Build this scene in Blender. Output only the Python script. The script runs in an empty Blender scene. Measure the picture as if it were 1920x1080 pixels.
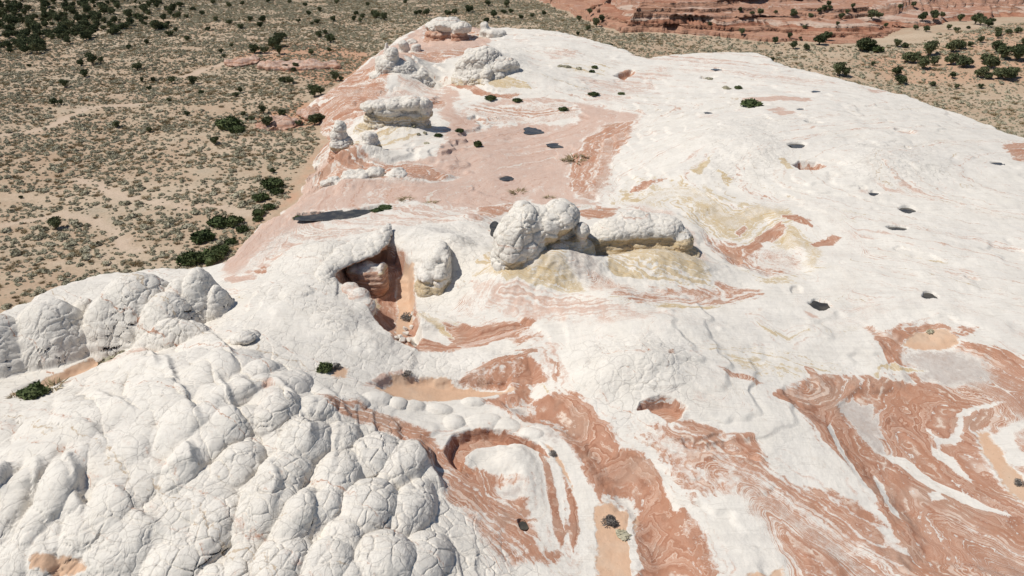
import bpy, bmesh, math, random
import numpy as np
from mathutils import Vector, Matrix

# ------------------------------------------------------------------ camera, sky, sun, exposure
SC = bpy.context.scene
COL = SC.collection
H, PITCH, FPX = 40.0, math.radians(28.0), 1371.0       # drone height, tilt, focal length in photo pixels
cam_d = bpy.data.cameras.new('camera'); cam = bpy.data.objects.new('camera', cam_d); COL.objects.link(cam)
cam.location = (0, 0, H); cam.rotation_euler = (math.pi/2 - PITCH, 0, 0)
cam_d.sensor_width = 36.0; cam_d.lens = FPX/1920*36.0
cam_d.clip_start = 0.5; cam_d.clip_end = 9000
SC.camera = cam
SUN_EL, SUN_AZ = math.radians(57), math.radians(-94)    # azimuth from +Y towards +X
world = bpy.data.worlds.new('World'); SC.world = world; world.use_nodes = True
wn = world.node_tree.nodes; wl = world.node_tree.links
sky = wn.new('ShaderNodeTexSky'); sky.sky_type = 'NISHITA'; sky.sun_disc = False
sky.sun_elevation = SUN_EL; sky.sun_rotation = SUN_AZ; sky.altitude = 1700; sky.dust_density = 0.6
wn['Background'].inputs['Strength'].default_value = 0.075
wl.new(sky.outputs[0], wn['Background'].inputs['Color'])
sun_d = bpy.data.lights.new('sun', 'SUN'); sun_d.energy = 4.1; sun_d.angle = math.radians(0.53); sun_d.color = (1.0, 0.955, 0.89)
sun = bpy.data.objects.new('sun', sun_d); COL.objects.link(sun)
TOSUN = Vector((math.sin(SUN_AZ)*math.cos(SUN_EL), math.cos(SUN_AZ)*math.cos(SUN_EL), math.sin(SUN_EL)))
sun.rotation_euler = TOSUN.to_track_quat('Z', 'Y').to_euler(); sun.location = (-80, 60, 150)
SC.view_settings.view_transform = 'Standard'; SC.view_settings.look = 'None'
SC.view_settings.exposure = 0.0; SC.view_settings.gamma = 1.0; SC.view_settings.use_curve_mapping = False
SC.cycles.max_bounces = 5; SC.cycles.diffuse_bounces = 3; SC.cycles.glossy_bounces = 2
SC.cycles.transmission_bounces = 2; SC.cycles.transparent_max_bounces = 4

# ------------------------------------------------------------------ numeric helpers
RS = np.random.RandomState(7)
_GT = RS.rand(256)*2*math.pi
_GX, _GY = np.cos(_GT), np.sin(_GT)
_PM = RS.permutation(256)
def _h2(i, j): return _PM[(_PM[i & 255] + j) & 255]
def _h3(i, j, k): return _PM[(_PM[(_PM[i & 255] + j) & 255] + k) & 255]
def perlin(x, y):
    xi = np.floor(x).astype(np.int64); yi = np.floor(y).astype(np.int64)
    fx = x - xi; fy = y - yi
    u = fx*fx*fx*(fx*(fx*6-15)+10); v = fy*fy*fy*(fy*(fy*6-15)+10)
    def g(a, b, dx, dy):
        h = _h2(xi+a, yi+b); return _GX[h]*dx + _GY[h]*dy
    a = g(0,0,fx,fy); b = g(1,0,fx-1,fy); c = g(0,1,fx,fy-1); d = g(1,1,fx-1,fy-1)
    return (a+(b-a)*u + ((c+(d-c)*u)-(a+(b-a)*u))*v)*1.45
def fbm(x, y, o=4, l=2.03, g=0.5):
    s = 0; a = 1.0; t = 0
    for k in range(o):
        s = s + a*perlin(x + 17.3*k, y - 9.1*k); t += a; a *= g; x = x*l; y = y*l
    return s/t*1.3
_V3 = RS.rand(256)*2-1
def vnoise3(x, y, z):
    xi = np.floor(x).astype(np.int64); yi = np.floor(y).astype(np.int64); zi = np.floor(z).astype(np.int64)
    fx = x-xi; fy = y-yi; fz = z-zi
    fx = fx*fx*(3-2*fx); fy = fy*fy*(3-2*fy); fz = fz*fz*(3-2*fz)
    r = 0
    for a in (0,1):
        for b in (0,1):
            for c in (0,1):
                r = r + _V3[_h3(xi+a, yi+b, zi+c)]*(fx if a else 1-fx)*(fy if b else 1-fy)*(fz if c else 1-fz)
    return r
def fbm3(x, y, z, o=3):
    s = 0; a = 1.0; t = 0
    for k in range(o):
        s = s + a*vnoise3(x+7.1*k, y+3.7*k, z-5.3*k); t += a; a *= .5; x = x*2.07; y = y*2.07; z = z*2.07
    return s/t
_J = RS.rand(256, 3)
def voro3(x, y, z):
    """distance from the boundary between 3D cells (F2-F1 like) and a random value per cell"""
    xi = np.floor(x).astype(np.int64); yi = np.floor(y).astype(np.int64); zi = np.floor(z).astype(np.int64)
    f1 = np.full(x.shape, 9.0); f2 = np.full(x.shape, 9.0); cid = np.zeros(x.shape)
    for a in (-1,0,1):
        for b in (-1,0,1):
            for c in (-1,0,1):
                h = _h3(xi+a, yi+b, zi+c); j = _J[h]
                d = np.sqrt((xi+a+j[:,0]-x)**2 + (yi+b+j[:,1]-y)**2 + (zi+c+j[:,2]-z)**2)
                n = d < f1
                f2 = np.where(n, f1, np.minimum(f2, d)); cid = np.where(n, h/255.0, cid); f1 = np.where(n, d, f1)
    return f2-f1, cid
def sm(a, b, x):
    t = np.clip((x-a)/(b-a), 0, 1); return t*t*(3-2*t)

# ------------------------------------------------------------------ survey: from sighted directions to places on the land
CP, SP = math.cos(PITCH), math.sin(PITCH)
def sight(px, py):
    x = px-960.0; u = 540.0-py
    return np.array([x, FPX*CP + u*SP, -FPX*SP + u*CP])
def hit(px, py, z):
    d = sight(px, py); t = (z-H)/d[2]; return d[0]*t, d[1]*t
# surveyed heights of the rock (sighting x, sighting y, height in metres)
CTRL = [(-250,1080,-1),(0,1080,-1.5),(300,1080,-1),(560,1080,.5),(760,1080,0),(960,1080,-2.6),(1150,1000,-3.4),(1300,1080,-2),
 (1600,1080,-2),(1920,1080,-1.5),(2200,1000,-1),(2200,600,1),(1920,800,-.8),(1920,600,1),(1920,420,1.6),(1700,560,1),(1700,830,-1.8),(1500,900,-1.4),(1330,880,-1),
 (1200,690,1.6),(1060,640,.2),(860,630,-1.6),(900,722,-2.2),(700,710,-.4),(560,560,1.6),(460,520,-1.5),(500,630,1.2),
 (350,650,-1.2),(90,730,-3.2),(200,790,1.2),(400,750,1.8),(300,900,1.6),(600,850,1.2),(790,870,-1.2),(900,900,-2.2),
 (1000,570,.2),(1300,570,.6),(1450,480,.2),(1230,400,.2),(1050,330,-3),(1000,250,-3.2),(1150,270,-1),(1000,390,-2),(800,385,-2.6),
 (650,430,-2),(560,400,-3.5),(1300,250,2.2),(1500,280,3.2),(1700,300,3.2),(1900,330,2.6),(1400,180,2.2),(1600,200,2.8),(1760,230,2),
 (1300,130,1.2),(1200,170,-.6),(700,300,-2.2),(610,330,-4.5),(750,215,-1.4),(850,190,-2.4),(690,150,-2.6),(900,110,.8),(1050,90,2.2),
 (800,95,-2.2),(1150,120,.6),(450,470,-4),(1060,160,.2),(960,60,1),(1900,250,.5),(2100,300,0),(-200,700,-3),(740,560,-3.8),(640,520,1.0),(700,455,1.2),(800,480,.8)]
_cp = np.array([(*hit(a,b,c), c) for a,b,c in CTRL])
def _tps(r2): return 0.5*r2*np.log(r2+1e-6)
_S = 30.0
def _solve():
    n = len(_cp); p = _cp[:,:2]/_S
    A = _tps(((p[:,None]-p[None])**2).sum(-1)) + np.eye(n)*0.02
    Q = np.c_[np.ones(n), p]
    M = np.block([[A, Q],[Q.T, np.zeros((3,3))]])
    return np.linalg.solve(M, np.r_[_cp[:,2], 0, 0, 0])
_W = _solve()
def macro(X, Y):
    x = X/_S; y = Y/_S
    r = _W[-3] + _W[-2]*x + _W[-1]*y
    for k in range(len(_cp)):
        r = r + _W[k]*_tps((x-_cp[k,0]/_S)**2 + (y-_cp[k,1]/_S)**2)
    return np.clip(r, -7, 6)
def U(px, py, dz=0.0):
    z = -1.0
    for _ in range(8):
        x, y = hit(px, py, z); z = .5*z + .5*(float(macro(np.array([x]), np.array([y]))[0])+dz)
    return hit(px, py, z)
def UP(pts): return np.array([U(a, b) for a, b in pts])

def seg_sel(X, Y, P, pad):
    return np.nonzero((X > P[:,0].min()-pad) & (X < P[:,0].max()+pad) & (Y > P[:,1].min()-pad) & (Y < P[:,1].max()+pad))[0]
def line_d(x, y, P, signed=False):
    """distance to a polyline, the position along it (0..1) and, if asked, the side (+ = right of travel)"""
    D = np.full(x.shape, 1e9); T = np.zeros(x.shape); S = np.ones(x.shape); n = len(P)-1
    for k in range(n):
        ax, ay = P[k]; bx, by = P[k+1]; dx, dy = bx-ax, by-ay; L = dx*dx+dy*dy+1e-9
        t = np.clip(((x-ax)*dx+(y-ay)*dy)/L, 0, 1); qx = x-ax-t*dx; qy = y-ay-t*dy; d = qx*qx+qy*qy
        c = d < D; D = np.where(c, d, D); T = np.where(c, (k+t)/n, T)
        if signed: S = np.where(c, np.sign((x-ax)*dy-(y-ay)*dx), S)
    return np.sqrt(D), T, S
def poly_sd(x, y, P):
    C = np.r_[P, P[:1]]
    D, _, _ = line_d(x, y, C)
    ins = np.zeros(x.shape, bool)
    for k in range(len(P)):
        ax, ay = C[k]; bx, by = C[k+1]
        if ay == by: continue
        c = ((ay > y) != (by > y)) & (x < (bx-ax)*(y-ay)/(by-ay)+ax)
        ins ^= c
    return np.where(ins, D, -D)

# ------------------------------------------------------------------ outline of the plateau
OUT_PX = [(-900,900,-5),(-260,700,-5),(-60,615,-6),(70,548,-6),(200,505,-6),(320,498,-6),(405,508,-6),(436,468,-6.5),(478,425,-6.5),(540,368,-7),(580,300,-7),(604,262,-7),
 (588,222,-7),(560,200,-7),(640,150,-7),(690,104,-7),(745,72,-7),(800,48,-7),(870,44,-6),(912,48,-1.5),(1040,60,.4),(1100,78,.2),(1150,100,-.5),(1215,112,0),(1300,107,0),
 (1420,106,.5),(1500,132,.8),(1610,158,.8),(1720,184,.8),(1920,246,.6),(2200,340,.5),(2600,500,.5)]
OUT = np.array([hit(a,b,c) for a,b,c in OUT_PX] + [(90,5),(0,-10),(-90,5)])

# ------------------------------------------------------------------ shapes of the rock: pillows, ridges, pits, mounds
# pillow: sighting x, y, half width, half height (sighting units), height in metres, turn in degrees
PILLOWS = [
 (28,1052,42,44,1.6,15),(82,1040,34,42,1.7,20),(8,1000,34,30,1.2,20),(150,1012,40,36,1.3,0),(215,1038,62,42,1.2,0),(330,1045,58,46,1.9,0),(396,1078,34,24,1.2,0),(392,985,44,58,1.9,-12),
 (452,1045,34,46,1.3,0),(525,1046,54,52,2.1,-5),(612,1052,50,56,2.2,0),(556,966,40,60,2.0,-8),(610,946,34,44,1.8,0),(500,940,52,66,2.2,-14),(536,878,44,40,1.7,-25),(572,826,44,48,1.9,-20),
 (516,782,36,38,1.5,-20),(352,958,80,66,1.4,-20),(345,872,34,52,1.5,-5),(444,868,42,42,1.3,-20),(104,936,34,74,1.8,-6),(42,930,30,72,1.4,0),(-8,930,24,62,1.7,0),(206,960,50,66,1.1,-15),(270,1000,46,50,1.2,0),
 (632,884,44,56,1.8,0),(704,846,46,52,2.1,-10),(756,862,46,60,2.2,-18),(690,944,56,64,2.4,-8),(768,948,40,62,1.8,-14),(646,1000,40,54,1.7,0),(716,1040,62,60,2.3,-8),(790,1040,50,60,1.4,-20),(650,1076,40,36,1.6,0),
 (440,800,38,40,1.2,-25),(392,830,36,42,1.0,-20),(350,800,50,52,1.1,-25),(290,760,80,48,1.2,-30),(398,700,56,56,1.3,-35),(455,740,34,44,1.1,-30),(480,700,32,34,.9,-30),(540,720,40,32,1.0,-20),(590,770,36,34,1.0,-20),
 (455,632,30,18,1.1,-10),(640,820,34,38,1.3,0),(140,800,110,40,1.0,-18),(230,850,70,44,1.0,-20),(60,850,70,36,.9,-12),(250,905,60,50,1.0,-25),(330,690,70,34,1.0,-30),
 # rim pillows round the sand
 (705,745,30,16,.7,10),(745,752,22,15,.8,-8),(776,757,26,15,.6,12),(822,764,30,14,.5,-10),(885,752,28,14,.6,0),(660,752,34,20,.7,0),
 (905,790,40,20,.6,0),(950,797,30,18,.5,-10),(995,812,30,15,.45,-20),(850,790,24,20,.6,0),
]
# big brain-rock domes along the edge of the plain
DOMES = [(26,716,582,98,3.4),(-70,735,600,80,3.4),(128,694,556,98,3.6),(178,640,556,52,2.0),(205,662,590,52,2.0),(280,650,508,112,3.8),(330,648,545,72,2.8),(240,660,540,84,3.0),(355,620,520,52,2.4),(388,610,499,52,2.8),(416,598,532,32,1.8),(330,656,600,84,1.6)]
# knolls that are only swellings of the slickrock
KNOLLS = [(640,296,50,18,2.4,0),(692,288,46,14,1.8,0),(745,240,80,16,1.8,0),(838,72,60,10,1.6,0),(1210,672,100,46,1.2,0),(1130,700,60,36,.8,0),(1235,492,120,50,2.6,-6),(1140,450,40,30,1.6,0),(1200,440,50,30,2.0,0),(1262,450,40,30,1.6,0),(985,508,100,36,2.6,0),(1075,500,90,32,2.4,0),(1000,545,90,24,.8,0),(1140,560,80,36,.9,0),(1390,275,90,46,1.2,0),(1660,305,110,34,1.2,0),(1240,610,120,30,.7,0),
 (735,130,62,40,4.6,0),(770,140,50,26,2.2,0),(920,125,66,40,3.6,0),(990,150,80,24,1.4,0),(880,410,60,24,1.0,0),(790,440,50,30,1.4,0),(840,462,60,36,2.0,0),(690,560,34,40,.8,0),(640,600,50,34,.8,0),
 (700,640,50,30,.8,0),(560,470,60,30,1.0,0),(620,470,60,26,1.0,0),(900,490,60,30,.8,0),(1300,330,60,20,.6,0),(660,345,60,14,1.4,0),(750,335,50,12,1.0,0),(930,680,90,18,.9,0),(960,860,46,28,.7,0),(985,905,40,50,.6,0),(1060,85,120,14,1.0,0)]
# sharp-backed ridges: the steep side lies right of the direction of travel, given from far to near
RIDGES = [([(240,640),(290,680),(300,720)],.9,4.0),([(290,660),(318,700),(332,742),(366,792),(378,850)],1.0,4.2),([(372,615),(408,645),(432,672),(444,714)],.9,3.2),([(405,712),(428,762),(456,826)],1.0,3.2),([(340,842),(369,866),(367,898)],.9,2.2),
 ([(170,742),(220,768),(264,804)],.7,3.6),([(110,808),(180,822),(212,862)],.6,3.6),([(118,858),(142,900),(152,950),(161,1002)],1.2,2.2),([(66,868),(82,912),(72,940)],.8,2.),([(200,905),(238,958),(272,1000),(318,1022)],.9,3.),
 ([(6,884),(16,906),(12,968)],1.2,1.6),([(446,716),(482,762)],.8,2.6),([(498,716),(546,752),(562,786)],.8,2.4),([(520,742),(556,790),(588,832),(582,862)],.8,2.2),([(505,872),(520,930),(510,1000)],.9,2.),
 ([(566,930),(588,976),(590,1012)],.9,2.),([(768,836),(806,880),(830,930)],1.0,2.4),([(600,720),(640,760),(660,800)],.5,2.4)]
# pits and sunk floors: outline, depth, wall width, how ragged
CAVE = [(628,518),(640,488),(676,464),(714,452),(742,462),(770,492),(776,530),(778,575),(786,600),(790,632),(770,645),(745,640),(712,606),(684,572),(655,545)]
RIVER = [(985,672),(1012,690),(1030,728),(1075,742),(1108,770),(1146,800),(1168,838),(1205,858),(1236,890),(1262,930),(1282,960),(1290,1000),(1310,1040),(1330,1080),(1330,1180),(1200,1180),(1192,1080),(1180,1000),(1128,935),(1110,905),(1075,850),(1030,815),(1000,795),(945,770),(900,748),(960,735)]
CRESC = [(833,846),(848,818),(880,808),(920,806),(968,816),(1005,834),(1030,862),(1014,852),(975,838),(935,836),(895,842),(872,856),(868,872),(888,886),(866,884),(842,866)]
REDPIT = [(1196,768),(1204,755),(1222,748),(1245,741),(1268,748),(1286,762),(1276,784),(1256,793),(1236,780),(1216,768)]
BASIN = [(1618,606),(1634,612),(1660,625),(1700,610),(1740,603),(1790,612),(1832,614),(1790,632),(1850,650),(1920,672),(2100,730),(2100,1100),(1700,1090),(1690,1010),(1640,930),(1580,870),(1535,815),(1490,760),(1452,740),(1505,706),(1560,700),(1610,712),(1668,700),(1650,655)]
SLOT = [(556,402),(590,398),(640,400),(690,388),(718,382),(706,394),(672,408),(640,412),(600,412),(562,410)]
PITS = [([(770,606),(860,608),(905,616),(992,598),(996,606),(955,630),(895,648),(835,658),(785,656),(745,642)],.55,.8,.4),(CAVE,2.0,.8,.5),([(62,1090),(70,1064),(110,1058),(160,1066),(170,1090)],.5,1.4,.6),(RIVER,.75,2.2,.8),(CRESC,1.1,.5,.3),(REDPIT,1.1,.5,.3),(BASIN,.5,2.4,1.2),(SLOT,.8,.5,.4),
 ([(690,718),(730,698),(800,702),(860,714),(960,706),(962,732),(880,748),(800,750),(735,742)],.8,.9,.4),
 ([(1485,312),(1498,302),(1530,306),(1548,316),(1530,322),(1500,322)],1.8,.8,.4),([(1148,140),(1185,130),(1192,136),(1170,150)],1.6,1.0,.5),
 ([(786,160),(800,148),(830,146),(848,158),(820,168)],1.4,.8,.5),([(800,118),(845,112),(905,108),(840,128)],.6,2,.5),
 ([(1275,818),(1300,830),(1352,828),(1420,850),(1428,868),(1370,858),(1320,850),(1285,838)],.5,.6,.6),
 ([(180,664),(200,655),(236,655),(214,678),(150,700),(40,745),(20,730),(120,695)],.7,1.2,.6),
 ([(1540,505),(1520,516),(1440,524),(1360,490),(1300,440),(1290,400),(1340,384),(1450,392)],.5,2,.8)]
STEPS = []
# potholes: sighting x, y, radius along x, depth, dark pool inside?
HOLES = [(1682,429,1.05,.6,1),(1744,551,1.0,.7,1),(1536,571,1.2,.6,1),(1702,391,1.3,.4,1),(1494,274,1.6,.6,1),(1640,365,.8,.3,1),(1868,306,1.1,.35,1),(1496,545,1.0,.3,0),
 (1330,212,.9,.3,1),(1346,130,1.4,.4,1),(1500,204,.8,.25,1),(1530,173,1.1,.35,1),(1618,354,.7,.22,0),(1820,520,.8,.2,0),(1690,468,.8,.2,0),(950,335,1.3,.4,1),
 (1700,278,.8,.22,0),(1526,229,1.6,.7,0),(1696,246,1.8,.45,0),(1328,144,2.0,.5,0),(978,987,.5,.35,1)]

def _prep_ell(L, flat=1.0):
    out = []
    for (px,py,hw,hh,h,a) in L:
        cx, cy = U(px, py, h*.45); d = math.hypot(math.hypot(cx,cy), H)
        s = d/FPX; dep = math.atan2(H, math.hypot(cx,cy))
        ry = hh*s/max(math.sin(dep),.1); ry = max(ry - .55*h/math.tan(dep)*1.0, .55*hw*s)
        out.append((cx,cy,hw*s,ry,h,math.radians(a)))
    return out
def _prep_dome(L):
    out = []
    for (px, yf, yt, hw, ry) in L:
        cx, fy = U(px, yf); cy = fy + ry*1.5; cx = cx*cy/fy; sg = sight(px, yt)
        h = H + sg[2]/sg[1]*(cy+ry*.25) - float(macro(np.array([cx]), np.array([cy]))[0])
        out.append((cx, cy, hw*math.hypot(cy, H)/FPX, ry, max(h, .8), 0.0))
    return out
_PW, _DM, _KN = _prep_ell([(a,b,c*1.14,d*1.14,h*.60,t) for a,b,c,d,h,t in PILLOWS]), _prep_dome(DOMES), _prep_ell(KNOLLS)
_RG = [(UP(p), h, w) for p,h,w in RIDGES]
_PT = [(UP(p), d, w, r) for p,d,w,r in PITS]
_HL = [(*U(a,b), r, d, k) for a,b,r,d,k in HOLES]
BRAIN = [([(-400,560),(0,560),(180,520),(400,490),(440,580),(560,600),(640,680),(700,760),(790,820),(840,930),(1000,1100),(-400,1400)],.45),([(-400,900),(100,990),(300,930),(420,860),(500,760),(620,760),(790,820),(840,930),(1000,1100),(-400,1400)],1.0),
 ([(1320,230),(1480,222),(1490,300),(1440,350),(1320,340)],.55),([(1590,270),(1760,266),(1770,345),(1600,350)],.5),([(1050,650),(1290,640),(1300,760),(1180,800),(1080,740)],.6),
 ([(840,70),(980,90),(990,160),(870,160)],.8),([(690,95),(790,100),(800,160),(690,165)],.8),([(480,430),(720,420),(920,420),(920,540),(640,680),(440,560)],.5),([(590,590),(800,650),(1000,660),(990,690),(690,730),(560,690)],.5),
 ([(580,300),(800,300),(800,350),(580,360)],.9)]
_BR = [(UP(p), w) for p,w in BRAIN]

ROWS = UP([(-300,800),(0,780),(190,700),(380,620),(480,640),(600,720),(640,790),(520,900),(380,1000),(250,1100),(-300,1200)])
_a, _b = np.array(U(300,700)), np.array(U(470,960)); _d = (_b-_a)/np.linalg.norm(_b-_a); ROWD = (_d[0], _d[1], _a[0], _a[1])
def shape(X, Y):
    """height of the bare rock, crack strength and the pillow each place belongs to"""
    wx = X + .55*fbm(X/3.2, Y/3.2, 3) + .16*fbm(X/.8+40, Y/.8, 2); wy = Y + .55*fbm(X/3.2+70, Y/3.2+20, 3) + .16*fbm(X/.8, Y/.8+60, 2)
    Z = macro(X, Y)
    far = sm(90, 200, Y)
    Z = Z + .38*fbm(X/11, Y/11, 4) + .25*far*fbm(X/18+5, Y/18, 3)
    # drift of long low scarps across the slickrock
    q = perlin(X/9 + .4*perlin(X/5, Y/5), Y/3.3)
    Z = Z + .16*np.abs(q)
    ff = (Z + .35*fbm(X/6+9, Y/6, 3))/.55; ff = ff - np.floor(ff)
    Z = Z + .26*(sm(.38, .62, ff)-ff)*sm(-.15, .35, fbm(X/13-4, Y/13+8, 2))*sm(85, 40, X-.25*Y)
    f2 = (Z + .8*fbm(X/12-9, Y/12, 3))/1.0; f2 = f2 - np.floor(f2)
    Z = Z + .75*(sm(.40, .60, f2)-f2)*sm(5, -12, X)*sm(105, 125, Y)
    i = seg_sel(X, Y, ROWS, 3)
    if len(i):
        m = sm(-2, 4, poly_sd(wx[i], wy[i], ROWS)); tt = ((X[i]-ROWD[2])*ROWD[1]-(Y[i]-ROWD[3])*ROWD[0])/3.1 + .75*fbm(X[i]/7+2, Y[i]/7, 3)
        q = tt-np.floor(tt); Z[i] += m*(.40+.35*fbm(X[i]/9, Y[i]/9+4, 2))*np.clip(1-np.abs((q-.55)/.55)**2.4, 0, 1)**.7
    br = np.zeros(X.shape)
    for P, w in _BR:
        i = seg_sel(X, Y, P, 6)
        if len(i): br[i] = np.maximum(br[i], w*sm(-2.5, 2.5, poly_sd(wx[i], wy[i], P)))
    for (cx,cy,rx,ry,h,a) in _KN:
        R = max(rx,ry)*1.7
        i = np.nonzero((np.abs(X-cx) < R) & (np.abs(Y-cy) < R))[0]
        if not len(i): continue
        c, s = math.cos(a), math.sin(a); dx = wx[i]-cx; dy = wy[i]-cy
        u = (dx*c+dy*s)/rx; v = (-dx*s+dy*c)/ry; d2 = u*u+v*v
        Z[i] += h*np.exp(-d2*1.6)
    for P, h, w in _RG:
        i = seg_sel(X, Y, P, w*2.2)
        if not len(i): continue
        D, T, S = line_d(X[i]+.45*(wx[i]-X[i]), Y[i]+.45*(wy[i]-Y[i]), P, True)
        # travel goes towards the viewer, so the steep side (+x) is to its left
        s = -D*S
        pr = np.where(s < 0, .5+.5*np.cos(np.pi*np.minimum(1, -s/(1.7*w))), np.exp(-(s/.38)**2))
        pr = pr*sm(0, .35, T)*sm(1, .75, T)
        Z[i] += .9*h*pr
    pid = np.zeros(X.shape, np.int32)
    base = Z.copy()
    def lobe(n, e):
        cx, cy, rx, ry, h, a = e
        dome = n >= len(_PW); R = max(rx,ry)*1.25
        i = np.nonzero((np.abs(X-cx) < R) & (np.abs(Y-cy) < R))[0]
        if not len(i): return
        c, s = math.cos(a), math.sin(a); dx = X[i]+.4*(wx[i]-X[i])-cx; dy = Y[i]+.4*(wy[i]-Y[i])-cy
        u = (dx*c+dy*s)/rx; v = (-dx*s+dy*c)/ry
        if dome: v = np.where(v < 0, v/1.6, v)
        d = np.sqrt(u*u+v*v)
        pw = 2.2 if dome else 2.5
        t = np.clip(1-d**pw, 0, 1)**(1.05 if dome else .60)
        lean = (.20*u-.06*v)*h*(0 if dome else 1)*t
        z = base[i]*(1 - .35*t) + .35*t*base[i].mean() - (.68 if not dome else .5) + (h+(.68 if not dome else .5))*t + lean
        m = (d < 1) & (z > Z[i])
        j = i[m]; Z[j] = z[m]; pid[j] = n+1
    for n, e in enumerate(_PW): lobe(n, e)
    for P, dep, w, rg in _PT:
        i = seg_sel(X, Y, P, 3)
        if not len(i): continue
        k = rg
        sd = poly_sd(X[i]+(wx[i]-X[i])*k*1.3, Y[i]+(wy[i]-Y[i])*k*1.3, P)
        m = sm(-.15, w, sd); Z[i] -= dep*m; br[i] *= 1-m
        pid[i[m > .5]] = 0
    for n, e in enumerate(_DM): lobe(n+len(_PW), e)
    br[pid > len(_PW)] = 1.0
    for (cx,cy,r,dep,k) in _HL:
        i = np.nonzero((np.abs(X-cx) < r*2.5) & (np.abs(Y-cy) < r*2.5))[0]
        if not len(i): continue
        an = cx*1.7+cy; c_, s_ = math.cos(an), math.sin(an); ex = (wx[i]-cx)*c_+(wy[i]-cy)*s_; ey = -(wx[i]-cx)*s_+(wy[i]-cy)*c_
        d = np.sqrt(ex**2*.85 + ey**2*1.6)/r
        Z[i] -= dep*sm(1.15, .62, d)
    # the flank down to the plain
    sd = poly_sd(X+(wx-X)*1.5+1.3*fbm(X/9,Y/9,3), Y+(wy-Y)*1.5, OUT)
    left = sm(40, -40, X)
    wl = 3.5 + 8.0*left*sm(95, 130, Y)
    t = np.clip(sd/wl, -1.5, 1)
    t2 = np.where(t > 0, 1-(1-np.clip(t,0,1))**2.0, t*1.1)
    Z = np.where(t < 1, -8.6 + (Z+8.6)*np.maximum(t2, -.8) , Z)
    Z = np.where(t2 < 0, -8.6 + 6*t2, Z)
    br *= sm(0, 2, sd)
    return Z, br, pid, sd

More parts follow.
